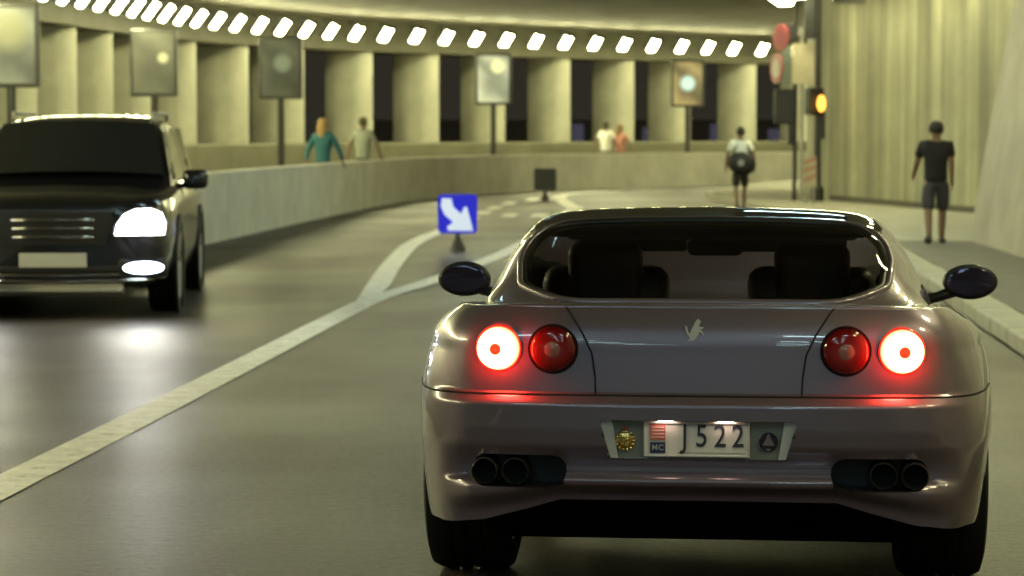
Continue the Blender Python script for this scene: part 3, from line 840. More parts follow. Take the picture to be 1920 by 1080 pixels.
for x, r_, lit in ((-.612, .068, True), (-.444, .073, False), (.444, .073, False), (.612, .068, True)):
    e = empty('tail_light'); e.parent = car; zc = .842; y0 = rear_y(abs(x), zc)
    e.location = (x, y0, zc)
    if lit: e['label'] = 'lit round brake light'
    nd = Vector((rear_y(abs(x) - .04, zc) - rear_y(abs(x) + .04, zc), 0, 0))
    e.rotation_euler = (0, 0, -(nd.x / .08) * (1 if x > 0 else -1))
    b2 = NB()
    add_lathe(b2, [(r_ + .001, .012), (r_ + .005, -.004), (r_ + .003, -.008), (r_ - .001, -.006), (r_ - .002, .01)], (0, 0, 0), (0, 1, 0), 40)
    build('lamp_ring', b2, (mat('ring_red_glow', (.35, .02, .015), rough=.3, coat=.4, var=.1) if 'ring_red_glow' not in bpy.data.materials else bpy.data.materials['ring_red_glow']) if lit else M_SEAM, e, smooth=True, angle=40)  # red ring colour paints in the glow round the lit lens
    b2 = NB()
    pz = 1.7 if lit else 1.0
    prof = [(0.0005, -.030 * pz), (r_ * .3, -.0295 * pz), (r_ * .6, -.0275 * pz), (r_ * .82, -.0235 * pz), (r_ * .93, -.017 * pz), (r_ - .001, -.006), (r_ - .001, .01)]
    add_lathe(b2, prof, (0, 0, 0), (0, 1, 0), 40)
    build('lens', b2, M_LIT if lit else M_UNLIT, e, smooth=True)
    if not lit:
        b2 = NB(); add_lathe(b2, [(0.0005, -.032), (.02, -.031), (.026, -.028), (.027, -.024)], (0, 0, 0), (0, 1, 0), 28); build('reflector', b2, mat('rear_reflector', (.33, .13, .11), rough=.2, coat=.5, var=.1) if 'rear_reflector' not in bpy.data.materials else bpy.data.materials['rear_reflector'], e, smooth=True)
# underbody, plus a full-width black sheet standing for the shade under the tail
b2 = NB(); add_box(b2, (0, 2.5, .22), (1.30, 3.3, .06)); add_prism(b2, [(.17, .375), (.30, .33), (.55, .22), (.85, .13), (.95, .13), (.95, .30), (.5, .42), (.17, .405)], (-.66, 0, 0), (0, 1, 0), (0, 0, 1), (1, 0, 0), 1.32)
build('underbody', b2, M_UNDER, car)
for s in (-1, 1):
    b2 = NB(); add_cyl(b2, (s * .36, .38, .34), (s * .68, .38, .34), .09, n=20); build('silencer', b2, M_UNDER, car, smooth=True, angle=40)
# wheels
def make_wheel(parent, loc, wdt, r_, outward):
    e = empty('wheel'); e.parent = parent; e.location = loc
    hw = wdt / 2; ri = r_ * .70
    b2 = NB(); add_lathe(b2, [(ri, -hw * .9), (r_ * .86, -hw), (r_ * .96, -hw * .93), (r_, -hw * .74), (r_ * .997, -hw * .40), (r_ * .985, -hw * .38), (r_ * .985, -hw * .33), (r_, -hw * .31), (r_, -.012), (r_ * .985, -.010), (r_ * .985, .010), (r_, .012), (r_, hw * .31), (r_ * .985, hw * .33), (r_ * .985, hw * .38), (r_ * .997, hw * .40), (r_, hw * .74), (r_ * .96, hw * .93), (r_ * .86, hw), (ri, hw * .9)], (0, 0, 0), (1, 0, 0), 48)
    build('tyre', b2, M_RUBBER, e, smooth=True, angle=40)
    b2 = NB(); o_ = outward
    add_lathe(b2, [(ri, -hw * .9), (ri * .95, -hw * .6), (ri * .92, 0), (ri * .95, hw * .6), (ri, hw * .9), (ri * 1.02, hw * .92)], (0, 0, 0), (1, 0, 0), 40)
    for k in range(5):
        a = 2 * math.pi * k / 5
        add_box(b2, (o_ * hw * .7, math.cos(a) * ri * .5, math.sin(a) * ri * .5), (.04, ri * .95, .07), Matrix.Rotation(a, 4, 'X'), bev=.012)
    add_cyl(b2, (o_ * hw * .55, 0, 0), (o_ * hw * .85, 0, 0), .06, n=20)
    build('rim', b2, M_GALV, e, smooth=True, angle=40)
    return e
for s in (-1, 1):
    make_wheel(car, (s * .79, 1.0, .34), .29, .34, s)
    make_wheel(car, (s * .80, 3.5, .33), .25, .33, s)
# greenhouse: one parametric surface cut into rear window, roof, screen, side glass, pillars
GPROF = cat([(1.0, -.01, 0), (.945, .26, 0), (.885, .52, 0), (.815, .74, 0), (.725, .90, 0), (.58, .965, 0), (.30, .995, 0), (0, 1.005, 0)], 6)
G_XS = [(.40, .66), (.55, .70), (.75, .738), (1.0, .758), (1.3, .79), (1.6, .805), (2.0, .805), (2.4, .79), (2.8, .76), (3.2, .70)]
def hermite(tab, x):
    X = [a for a, b in tab]; Y = [b for a, b in tab]; n = len(X)
    if x <= X[0]: return Y[0]
    if x >= X[-1]: return Y[-1]
    M_ = [(Y[min(i + 1, n - 1)] - Y[max(i - 1, 0)]) / (X[min(i + 1, n - 1)] - X[max(i - 1, 0)]) for i in range(n)]
    i = max(k for k in range(n - 1) if X[k] <= x); h = X[i + 1] - X[i]; t = (x - X[i]) / h
    return (2*t**3 - 3*t*t + 1) * Y[i] + (t**3 - 2*t*t + t) * h * M_[i] + (3*t*t - 2*t**3) * Y[i + 1] + (t**3 - t*t) * h * M_[i + 1]
G_H = [(.40, -.02), (.48, .012), (.55, .05), (.75, .158), (1.0, .258), (1.2, .300), (1.4, .342), (1.6, .347), (1.85, .338), (2.1, .308), (2.3, .258), (2.5, .19), (2.8, .085), (3.05, .01), (3.15, -.02)]
def g_pt(y, j):
    xs = lin(G_XS, y); H = hermite(G_H, y); zs = interp(BELT, y) + .002
    p = GPROF[j]; x = p.x * xs
    if y > 2.2: x = xs * (p.x ** (1 - .0))
    return Vector((x, y, zs + p.y * H))
GY = [.40 + .025 * i for i in range(110)]
GY = [y for y in GY if y <= 3.12]
NJ = len(GPROF)
def g_region(y, x, xs, j):
    f = j / (NJ - 1)
    # rear window outline, rounded corners
    cw = sd_rbox(x, y, 0, .80, lin([(.45, .55), (.62, .60), (.85, .622), (1.25, .60)], y), .335, .17)
    if y < 1.145:
        return 1 if cw < 0 else 0
    if f > .50 and y < 2.14: return 2
    if f > .36 and 2.14 <= y < 2.20: return 0
    if f > .34 and y >= 2.20 and y < 3.06 and x < xs * .90: return 3
    if 1.50 < y < 2.62 - .0 and .10 < f < .42 and y < 2.9 and hermite(G_H, y) > .12: return 4
    return 0
gb = {k: NB() for k in range(5)}
gv = {k: {} for k in range(5)}
def gvert(k, s, i, j):
    key = (s if j < NJ - 1 else 1, i, j)
    if key not in gv[k]:
        p = g_pt(GY[i], j); gv[k][key] = gb[k].verts.new((p.x * s if j < NJ - 1 else 0, p.y, p.z))
    return gv[k][key]
for i in range(len(GY) - 1):
    for j in range(NJ - 1):
        c = (g_pt(GY[i], j) + g_pt(GY[i + 1], j + 1)) / 2
        k = g_region(c.y, c.x, lin(G_XS, c.y), j + .5)
        for s in (1, -1):
            gb[k].faces.new([gvert(k, s, i, j), gvert(k, s, i + 1, j), gvert(k, s, i + 1, j + 1), gvert(k, s, i, j + 1)])
for k, (nm, m) in enumerate((('pillars', M_BODY), ('rear_window', M_CARGLASS), ('roof_panel', M_ROOFG), ('windscreen', M_CARGLASS), ('side_window', M_CARGLASS))):
    if k == 4:
        for s in (1, -1):
            b2 = gb[4].copy(); bmesh.ops.delete(b2, geom=[v_ for v_ in b2.verts if v_.co.x * s < 0], context='VERTS')
            build('side_window', b2, m, car, smooth=True)
        gb[4].free()
    else: build(nm, gb[k], m, car, smooth=True)
# rear window trim following the glass edge
def rw_edge(n=120):
    pts = []
    for k in range(n):
        a = 2 * math.pi * k / n; dx, dy = math.cos(a), math.sin(a); lo, hi = 0, 1.2
        for _ in range(30):
            md = (lo + hi) / 2; y = .80 + dy * md
            if sd_rbox(dx * md, y, 0, .80, lin([(.45, .55), (.62, .60), (.85, .622), (1.25, .60)], y), .335, .17) < 0: lo = md
            else: hi = md
        x, y = dx * lo, .80 + dy * lo
        xs = lin(G_XS, y); fx = abs(x) / xs
        H = hermite(G_H, y); zs = interp(BELT, y)
        # profile height at fx
        zz = 0
        for a_, b_ in zip(GPROF, GPROF[1:]):
            if b_.x <= fx <= a_.x: zz = a_.y + (b_.y - a_.y) * (a_.x - fx) / max(1e-6, a_.x - b_.x); break
        pts.append(Vector((x, y, zs + .003 + zz * H)))
    return pts
edge_pts = rw_edge()
b2 = NB(); add_tube(b2, edge_pts, .011, 8, closed=True); build('window_trim', b2, M_BODY, car, smooth=True)
inner = [Vector((p.x * .965, .80 + (p.y - .80) * .95, p.z - .004)) for p in edge_pts]
b2 = NB(); add_tube(b2, inner, .014, 8, closed=True); build('window_seal', b2, M_BLACK, car, smooth=True)
# interior
b2 = NB()
add_box(b2, (0, 1.75, .42), (1.40, 2.5, .05)); add_box(b2, (-.71, 1.9, .62), (.04, 2.2, .44)); add_box(b2, (.71, 1.9, .62), (.04, 2.2, .44))
add_box(b2, (0, .95, .72), (1.36, .06, .40)); add_box(b2, (0, .76, .885), (1.16, .44, .03))
build('cabin_tub', b2, M_INT, car)
b2 = NB(); add_box(b2, (0, 2.78, .775), (1.36, .5, .17), bev=.05, seg=3); add_box(b2, (-.36, 2.60, .855), (.36, .16, .06), bev=.025); build('dashboard', b2, M_INT, car, smooth=True, angle=40)
b2 = NB(); add_box(b2, (0, 2.13, 1.115), (1.12, .16, .05), bev=.02); 
for s in (-1, 1): add_box(b2, (s * .31, 2.19, 1.085), (.42, .03, .10), Matrix.Rotation(R(30), 4, 'X'), bev=.012)
add_box(b2, (0, 1.27, 1.16), (1.12, .12, .05), bev=.02)
build('roof_lining', b2, M_INT, car)
b2 = NB(); add_box(b2, (.01, 2.22, 1.055), (.22, .035, .065), bev=.025, seg=3); add_cyl(b2, (.01, 2.24, 1.06), (.01, 2.27, 1.12), .012); build('rear_view_mirror', b2, M_BLACK, car, smooth=True, angle=40)
for x in (-.37, .37):
    st = empty('seat'); st.parent = car; st.location = (x, 1.55, .45)
    b2 = NB(); add_box(b2, (0, -.02, .30), (.46, .15, .55), Matrix.Rotation(R(12), 4, 'X'), bev=.06, seg=3); add_box(b2, (0, .32, .05), (.48, .52, .16), bev=.05, seg=3); build('seat_shell', b2, M_LEATHER, st, smooth=True)
    b2 = NB(); add_box(b2, (0, -.115, .545), (.27, .10, .23), Matrix.Rotation(R(8), 4, 'X'), bev=.045, seg=4); build('headrest', b2, M_LEATHER, st, smooth=True)
b2 = NB()
add_tube(b2, [(-.37 + .18 * math.cos(a), 2.32 - .06 * math.sin(a), .80 + .17 * math.sin(a)) for a in [2 * math.pi * k / 28 for k in range(28)]], .014, 8, closed=True)
add_cyl(b2, (-.37, 2.33, .80), (-.37, 2.60, .74), .03); add_box(b2, (-.37, 2.325, .80), (.30, .02, .05), bev=.008)
build('steering_wheel', b2, M_BLACK, car, smooth=True, angle=40)
# door mirrors
for s in (-1, 1):
    e = empty('wing_mirror'); e.parent = car; e.location = (s * 1.04, 2.75, .895)
    b2 = NB(); add_ball(b2, (0, 0, 0), 1, (.112, .075, .073), 28, 16)
    for v_ in b2.verts:
        if v_.co.y < -.02: v_.co.y = -.02 + (v_.co.y + .02) * .15
    build('mirror_housing', b2, M_BLACK if True else M_BODY, e, smooth=True)
    b2 = NB(); add_ball(b2, (0, -.030, 0), 1, (.098, .004, .060), 28, 10); build('mirror_glass', b2, mat('mirror_glass', (.06, .05, .09), rough=.05, metal=.6, var=.05) if 'mirror_glass' not in bpy.data.materials else bpy.data.materials['mirror_glass'], e, smooth=True)
    b2 = NB(); add_tube(b2, [(-s * .05, .01, -.035), (-s * .13, .02, -.065), (-s * .22, .03, -.085)], [.026, .022, .026], 10); build('mirror_arm', b2, M_BLACK, e, smooth=True)

# ------------------------------------------------------------------ black SUV coming the other way
SUVP = (-5.21, 19.5); SUVY = R(8.0)
suv = empty('oncoming_suv', (SUVP[0], SUVP[1], 0), SUVY, 'black off-road car coming towards the camera with its headlights on', 'car')
# local frame: y grows from the front bumper towards the tail
M_SUV = mat('black_paint', (.012, .012, .016), rough=.25, metal=.2, coat=1.0, coat_r=.03, var=.15, vscale=3)
def loft(bm, secs, closed_ends=True):
    rows = []
    for sec in secs:
        rows.append([bm.verts.new(p) for p in sec])
    n = len(rows[0])
    for a, b in zip(rows, rows[1:]):
        for i in range(n - 1): bm.faces.new((a[i], a[i + 1], b[i + 1], b[i]))
    if closed_ends: bm.faces.new(rows[0][::-1]); bm.faces.new(rows[-1])
def suv_sec(y, w_, zb, zs, zc):
    half = [(0, zb), (w_ * .80, zb), (w_ * .95, zb + .07), (w_ * .99, zb + .22), (w_, .62), (w_ * .99, zs - .14), (w_ * .955, zs - .03), (w_ * .88, zs + .01), (w_ * .55, zc), (0, zc + .015)]
    return [Vector((x, y, z)) for x, z in half] + [Vector((-x, y, z)) for x, z in half[-2:0:-1]]
ST = [(0.0, .70, .30, .90, .90), (.03, .80, .27, .93, .935), (.10, .87, .25, .955, .97), (.22, .915, .24, .975, 1.0), (.5, .95, .24, .995, 1.035), (.9, .96, .24, 1.02, 1.07), (1.35, .96, .25, 1.05, 1.085), (2.4, .96, .25, 1.07, 1.09), (3.9, .955, .26, 1.07, 1.09), (4.5, .93, .30, 1.05, 1.07), (4.72, .85, .36, 1.0, 1.03)]
bm = NB(); rows = []
for s_ in ST: rows.append([bm.verts.new(p) for p in suv_sec(*s_)])
n = len(rows[0])
for a, b in zip(rows, rows[1:]):
    for i in range(n): bm.faces.new((a[i], a[(i + 1) % n], b[(i + 1) % n], b[i]))
bm.faces.new(rows[0]); bm.faces.new(rows[-1][::-1])
bmesh.ops.subdivide_edges(bm, edges=bm.edges[:], cuts=1, use_grid_fill=True, smooth=.5)
build('body', bm, M_SUV, suv, smooth=True, angle=35)
# cabin
CAB = [(1.28, .86, 1.05, 1.06, .84), (1.62, .86, 1.05, 1.32, .78), (2.0, .86, 1.06, 1.56, .72), (2.25, .86, 1.06, 1.62, .67), (2.9, .86, 1.06, 1.66, .66), (3.8, .86, 1.06, 1.62, .66), (4.35, .85, 1.06, 1.56, .70), (4.62, .82, 1.05, 1.08, .76)]
bm = NB(); rows = []
for (y, wb, z0, z1, wt) in CAB:
    half = [(wb, z0), (wb + (wt - wb) * .55, z0 + (z1 - z0) * .6), (wt + .02, z1 - .06 * min(1, (z1 - z0) * 2)), (wt - .06, z1 - .012), (wt * .5, z1 + .01), (0, z1 + .015)]
    rows.append([bm.verts.new((x, y, z)) for x, z in half] + [bm.verts.new((-x, y, z)) for x, z in half[-2::-1]])
n = len(rows[0])
for a, b in zip(rows, rows[1:]):
    for i in range(n - 1): bm.faces.new((a[i], a[i + 1], b[i + 1], b[i]))
bm.faces.new(rows[-1][::-1])
build('cabin', bm, M_SUV, suv, smooth=True, angle=30)
M_SGLASS = mat('dark_car_glass', (.015, .017, .02), rough=.04, coat=1, coat_r=.02, var=.2, vscale=3)
bm = NB()
ws = [(-.80, 1.34, 1.125), (.80, 1.34, 1.125), (.66, 2.0, 1.565), (-.66, 2.0, 1.565)]
def quadgrid(bm, c, nx=10, ny=8, bulge=(0, 0, 0), thick=None):
    c = [Vector(p) for p in c]; rr = []
    for j in range(ny + 1):
        r0 = []
        for i in range(nx + 1):
            u, v_ = i / nx, j / ny
            p = c[0].lerp(c[1], u).lerp(c[3].lerp(c[2], u), v_)
            r0.append(bm.verts.new(p + Vector(bulge) * (1 - (2 * u - 1) ** 2)))
        rr.append(r0)
    for a, b in zip(rr, rr[1:]):
        for i in range(nx): bm.faces.new((a[i], a[i + 1], b[i + 1], b[i]))
quadgrid(bm, [Vector(p) + Vector((0, -.03, .02)) for p in ws], bulge=(0, -.06, .03))
build('windscreen', bm, M_SGLASS, suv, smooth=True)
for s in (-1, 1):
    for (y0, y1) in ((1.75, 2.75), (2.82, 3.7)):
        bm = NB(); quadgrid(bm, [(s * .868, y0, 1.10), (s * .868, y1, 1.10), (s * .765, y1, 1.55), (s * .765, y0 + (.45 if y0 < 2 else 0), 1.55)], 4, 4)
        build('side_window', bm, M_SGLASS, suv)
    bm = NB(); add_tube(bm, [(s * .62, 2.3, 1.62), (s * .63, 2.4, 1.68), (s * .63, 3.8, 1.68), (s * .62, 3.9, 1.62)], .02, 8); build('roof_rail', bm, M_GALV, suv, smooth=True)
# grille
bm = NB(); add_prism(bm, [(-.46, .86), (.46, .86), (.50, .80), (.42, .60), (-.42, .60), (-.50, .80)], (0, -.02, 0), (1, 0, 0), (0, 0, 1), (0, 1, 0), .06); gr = build('grille', bm, M_BLACK, suv)
for k, z in enumerate((.80, .73, .66)):
    bm = NB(); add_tube(bm, [(-.44 + k * .01, .01, z), (-.2, -.03, z + .004), (0, -.04, z + .005), (.2, -.03, z + .004), (.44 - k * .01, .01, z)], .013, 8); build('grille_bar', bm, M_CHROME, gr, smooth=True)
bm = NB(); add_prism(bm, [(-.52, .885), (.52, .885), (.49, .862), (-.49, .862)], (0, -.012, 0), (1, 0, 0), (0, 0, 1), (0, 1, 0), .03); build('grille_surround', bm, M_CHROME, gr)
M_HEAD = emitter('headlight_glow', (1.0, .96, .85), 70)
M_DRL = emitter('day_light_glow', (.72, .88, 1.0), 12)
M_HOUS = mat('headlight_housing', (.12, .13, .15), rough=.2, metal=.6, coat=.8, var=.1)
for s in (1, -1):
    e = empty('headlight'); e.parent = suv; e.location = (s * .70, .015, .785); e.rotation_euler = (0, 0, s * R(12))
    shp = [(-.21, -.105), (-.19, -.02), (-.13, .06), (-.04, .10), (.08, .105), (.17, .07), (.20, -.01), (.19, -.105)]
    bm = NB(); add_prism(bm, [(x * s * 1.08, z * 1.08) for x, z in shp], (0, -.03, 0), (1, 0, 0), (0, 0, 1), (0, 1, 0), .14); build('headlight_housing', bm, M_HOUS, e)
    bm = NB(); add_prism(bm, [(x * s * .97, z * .97) for x, z in shp], (0, -.045, 0), (1, 0, 0), (0, 0, 1), (0, 1, 0), .012); build('headlight_lens', bm, M_HEAD, e)
    ld = bpy.data.lights.new('headlight_beam', 'SPOT'); ld.energy = 8; ld.color = (1, .90, .65); ld.spot_size = R(70); ld.spot_blend = .8; ld.shadow_soft_size = .08
    lo = bpy.data.objects.new('headlight_beam', ld); link(lo, e); lo.location = (0, -.12, 0); lo.rotation_euler = (R(82), 0, R(180))
    e2 = empty('day_light'); e2.parent = suv; e2.location = (s * .72, .03, .41); e2.rotation_euler = (0, 0, s * R(14))
    bm = NB(); add_ball(bm, (0, -.02, 0), 1, (.165, .03, .048), 24, 12); build('day_light_lens', bm, M_DRL, e2, smooth=True)
    bm = NB(); add_box(bm, (0, .03, 0), (.40, .08, .15), bev=.03); build('day_light_bezel', bm, M_BLACK, e2, smooth=True, angle=40)
    # mirrors
    e3 = empty('wing_mirror'); e3.parent = suv; e3.location = (s * 1.05, 1.55, 1.10)
    bm = NB(); add_box(bm, (0, 0, 0), (.22, .12, .17), bev=.05, seg=3); build('mirror_housing', bm, M_SUV, e3, smooth=True)
    bm = NB(); add_tube(bm, [(-s * .08, .02, -.05), (-s * .2, .04, -.07)], .025, 8); build('mirror_arm', bm, M_BLACK, e3)
    for y in (.92, 3.75): make_wheel(suv, (s * .83, y, .37), .26, .37, s)
bm = NB(); add_box(bm, (0, -.03, .475), (.54, .012, .115), bev=.004); build('number_plate', bm, mat('plate_dull', (.55, .53, .48), rough=.4, var=.08), suv)
for z, wd in ((.365, .70), (.315, .80)):
    bm = NB(); add_tube(bm, [(-wd, .06, z), (-wd * .8, .0, z - .005), (0, -.035, z - .01), (wd * .8, .0, z - .005), (wd, .06, z)], .011, 8); build('bumper_strip', bm, M_CHROME, suv, smooth=True)
bm = NB(); add_box(bm, (0, -.01, .40), (1.25, .03, .05), bev=.01); build('lower_grille', bm, M_BLACK, suv)
bm = NB(); add_box(bm, (0, .06, .235), (1.12, .12, .085), Matrix.Rotation(R(-25), 4, 'X'), bev=.02); build('skid_plate', bm, mat('skid_silver', (.55, .53, .47), rough=.4, metal=.4, var=.1), suv)
bm = NB(); add_box(bm, (0, 2.4, .27), (1.4, 4.2, .08)); build('underbody', bm, M_BLACK, suv)
for s in (-1, 1):
    for y in (.92, 3.75):
        bm = NB(); add_lathe(bm, [(.385, .0), (.45, .0), (.45, .02), (.385, .02)], (s * (.945) - (.0 if s > 0 else .02), y, .37), (1, 0, 0), 40); build('arch_trim', bm, M_BLACK, suv, smooth=True, angle=40)

# ------------------------------------------------------------------ keep-right sign posts on the islands
def pole_sign(name, base, rz, label, front_blue):
    e = empty(name, base, rz, label, 'road sign')
    bm = NB()
    sq = []
    for cx, cz, a0 in ((.20, .20, 0), (-.20, .20, 90), (-.20, -.20, 180), (.20, -.20, 270)):
        for k in range(5):
            a = R(a0 + 22.5 * k); sq.append((cx + .05 * math.cos(a), cz + .05 * math.sin(a)))
    add_prism(bm, sq, (0, 0, .47), (1, 0, 0), (0, 0, 1), (0, 1, 0), .03)
    build('sign_plate', bm, mat('sign_blue', (.012, .018, .50), rough=.35, coat=.3, var=.1, emit=(.03, .025, 1.0), estr=.28) if front_blue else M_DKMETAL, e)
    if front_blue:
        bm = NB(); ar = [(-.20, .20), (-.08, .20), (-.055, .09), (.045, .0), (.085, .09), (.12, .09), (.20, -.215), (-.12, -.215), (-.135, -.165), (-.055, -.105), (-.165, -.01), (-.215, .10)]
        add_prism(bm, ar, (0, -.004, .47), (1, 0, 0), (0, 0, 1), (0, 1, 0), .003)
        build('sign_arrow', bm, mat('sign_arrow_white', (.75, .78, .8), rough=.4, var=.1, emit=(.55, .65, 1.0), estr=.45), e)
    bm = NB(); add_cyl(bm, (0, .05, .0), (0, .05, .5), .03, n=14); add_lathe(bm, [(.10, .0), (.09, .05), (.045, .16), (.03, .19)], (0, .05, 0), (0, 0, 1), 20)
    build('post', bm, M_DKMETAL, e, smooth=True, angle=40)
    return e
p = ground(858, 470); pole_sign('keep_right_sign', (p.x, p.y, 0), R(6), 'blue square road sign with white arrow pointing down to the right', True)
p = ground(1022, 376); pole_sign('road_sign', (p.x, p.y, 0), R(4), 'dark back of a small square road sign before the parapet', False)

# ------------------------------------------------------------------ advertising panels on poles along the footway
def poster(kind):
    m = mat('poster_' + kind, (.5, .5, .5), rough=.3, coat=.5)
    nt = m.node_tree; b = nt.nodes['Principled BSDF']; tc = nt.nodes.new('ShaderNodeTexCoord')
    gr_ = nt.nodes.new('ShaderNodeVectorMath'); gr_.operation = 'DISTANCE'
    ce = {'pale': (.12, 0, .33), 'round': (0, 0, .0), 'dark': (.05, 0, .1), 'streak': (.2, 0, .1), 'big': (0, 0, .25)}[kind]; gr_.inputs[1].default_value = ce
    nt.links.new(tc.outputs['Object'], gr_.inputs[0])
    r0 = {'pale': .23, 'round': .27, 'dark': .25, 'streak': .14, 'big': .42}[kind]
    st = nt.nodes.new('ShaderNodeMapRange'); st.inputs['From Min'].default_value = r0 * .45; st.inputs['From Max'].default_value = r0; st.inputs['To Min'].default_value = 1; st.inputs['To Max'].default_value = 0
    nt.links.new(gr_.outputs['Value'], st.inputs['Value'])
    wv = nt.nodes.new('ShaderNodeTexWave'); b.inputs['Coat Weight'].default_value = 0; b.inputs['Roughness'].default_value = .6
    wv.inputs['Scale'].default_value = .55; wv.inputs['Distortion'].default_value = 5.0; wv.inputs['Detail'].default_value = 3; wv.inputs['Detail Scale'].default_value = 1.5; wv.bands_direction = 'DIAGONAL'
    nt.links.new(tc.outputs['Object'], wv.inputs['Vector'])
    cr = nt.nodes.new('ShaderNodeValToRGB')
    lo, hi = {'pale': ((.25, .27, .24), (.55, .57, .50)), 'round': ((.12, .10, .06), (.35, .28, .15)), 'dark': ((.03, .035, .03), (.07, .075, .065)), 'streak': ((.05, .05, .04), (.09, .09, .07)), 'big': ((.06, .065, .065), (.16, .17, .16))}[kind]
    cr.color_ramp.elements[0].color = (*lo, 1); cr.color_ramp.elements[1].color = (*hi, 1); nt.links.new(wv.outputs['Fac'], cr.inputs[0])
    mx = nt.nodes.new('ShaderNodeMix'); mx.data_type = 'RGBA'
    disc = {'pale': (.9, .88, .6), 'round': (.6, .85, .95), 'dark': (.16, .19, .19), 'streak': (.35, .35, .26), 'big': (.16, .16, .11)}[kind]  # soft disc in the poster colour; streak and big paint in lamp reflections
    mx.inputs['B'].default_value = (*disc, 1); nt.links.new(cr.outputs[0], mx.inputs['A']); nt.links.new(st.outputs[0], mx.inputs['Factor'])
    nt.links.new(mx.outputs['Result'], b.inputs['Base Color']); nt.links.new(mx.outputs['Result'], b.inputs['Emission Color'])
    b.inputs['Emission Strength'].default_value = {'pale': .30, 'round': .35, 'dark': .02, 'streak': .06, 'big': .1}[kind]
    return m
def ad_panel(u, k, kind, label, zc=2.93):
    """back-lit poster case on a pole; distance from its apparent scale k (px per metre)"""
    d = FPX / k; p = at(u, 250, d)
    e = empty('advert_panel', (p.x, p.y, .13), YAW * .6, label, 'advert panel', 'poster cases on poles along the footway')
    bm = NB(); add_box(bm, (0, 0, zc - .13), (.96, .16, 1.36), bev=.03); build('case', bm, M_DKMETAL, e)
    bm = NB(); add_box(bm, (0, 0, 0), (.82, .012, 1.22)); o = build('poster', bm, poster(kind), e); o.location = (0, -.084, zc - .13)
    bm = NB(); add_cyl(bm, (0, 0, 0), (0, 0, zc - .8), .075, n=16); add_box(bm, (0, 0, .02), (.4, .3, .04), bev=.01); build('pole', bm, M_DKMETAL, e, smooth=True, angle=40)
ad_panel(925, 71, 'pale', 'poster case on a dark pole with a pale face and a bright yellow disc')
ad_panel(1289, 65, 'round', 'poster case on a dark pole showing a pale blue round shape')
ad_panel(527, 86, 'dark', 'dim dark poster case with a faint grey disc left of the walker in teal')
ad_panel(290, 93, 'streak', 'dark poster case with a small bright slanted patch above the black car')
ad_panel(22, 116, 'big', 'large pale poster case at the far left edge above the black car')

# ------------------------------------------------------------------ traffic lights and signs by the stained wall
DP = 50.0
def zat(v_, d=DP): return at(1500, v_, d).z
p = at(1533, 250, DP)
tl = empty('traffic_light', (p.x, p.y, .13), 0, 'tall dark traffic light pole with a glowing amber signal by the streaked wall', 'traffic light')
L = lambda u, v_, d=DP, o=tl: at(u, v_, d) - Vector(o.location)
bm = NB(); add_cyl(bm, (0, 0, 0), (0, 0, 4.36), .075, .06, n=18); add_lathe(bm, [(.14, 0), (.14, .25), (.08, .32)], (0, 0, 0), (0, 0, 1), 20); build('pole', bm, M_DKMETAL, tl, smooth=True, angle=40)
bm = NB(); q = L(1526, 190); add_box(bm, (q.x, q.y - .06, q.z), (.34, .22, .55), Matrix.Rotation(R(30), 4, 'Z'), bev=.03); build('signal_head', bm, M_BLACK, tl)
bm = NB(); q = L(1540, 194, DP - .3); add_ball(bm, q, 1, (.085, .06, .165), 20, 14); build('amber_lens', bm, emitter('amber_glow', (1, .42, .05), 3.2), tl, smooth=True)
bm = NB(); q = L(1520, 28, DP); add_box(bm, (q.x, q.y, q.z), (.24, .2, .95), bev=.03); build('upper_signal_back', bm, M_BLACK, tl)
bm = NB(); q = L(1543, 235, DP); add_box(bm, (q.x, q.y, q.z), (.10, .12, .55), bev=.02); build('control_box', bm, M_DKMETAL, tl)
p = at(1490, 250, DP + .6)
sg = empty('sign_post', (p.x, p.y, .13), 0, 'post with two round red signs seen edge on beside the gallery', 'road sign')
L2 = lambda u, v_, d=DP + .6: at(u, v_, d) - Vector(sg.location)
bm = NB(); add_cyl(bm, (0, 0, 0), (0, 0, 4.1), .045, n=14); build('pole', bm, M_DKMETAL, sg, smooth=True, angle=40)
M_RED = mat('sign_red', (.30, .022, .04), rough=.45, var=.15, vscale=5); M_WHT = mat('sign_white', (.42, .34, .28), rough=.5, var=.1)
def disc(o, c, r_, yaw, inner):
    bm = NB(); d_ = Vector((math.sin(yaw), math.cos(yaw), 0)); add_cyl(bm, Vector(c), Vector(c) + d_ * .03, r_, n=32); s1 = build('sign_disc', bm, M_RED, o)
    bm = NB(); add_cyl(bm, Vector(c) - d_ * .004, Vector(c), r_ * .62, n=32); build('sign_face', bm, inner, o)
disc(sg, L2(1463, 70, DP), .27, R(58), mat('sign_dark_red', (.25, .015, .05), rough=.5, var=.2))
disc(sg, L2(1455, 128, DP), .31, R(70), M_WHT)
bm = NB(); 
for v_ in (70, 128):
    a, b = L2(1460, v_), L2(1491, v_); add_cyl(bm, a, b, .02, n=8)
build('sign_bracket', bm, M_DKMETAL, sg)
bm = NB(); q = L2(1472, 200); add_box(bm, (q.x, q.y - .1, q.z), (.46, .25, .72), bev=.04); build('signal_back', bm, M_BLACK, sg)
bm = NB(); q = L2(1484, 252); add_box(bm, (q.x, q.y - .1, q.z), (.17, .2, .42), bev=.03); build('pedestrian_signal', bm, M_BLACK, sg)
bm = NB(); q = L2(1478, 66); add_box(bm, (q.x, q.y + .1, q.z), (.36, .2, .44), bev=.03); build('upper_signal_back', bm, M_BLACK, sg)
p = at(1503, 250, DP + .2)
ds = empty('direction_sign', (p.x, p.y, .13), 0, 'beige rectangular sign panel on a thin post before the streaked wall', 'road sign')
q = at(1508, 120, DP + .2) - Vector(ds.location)
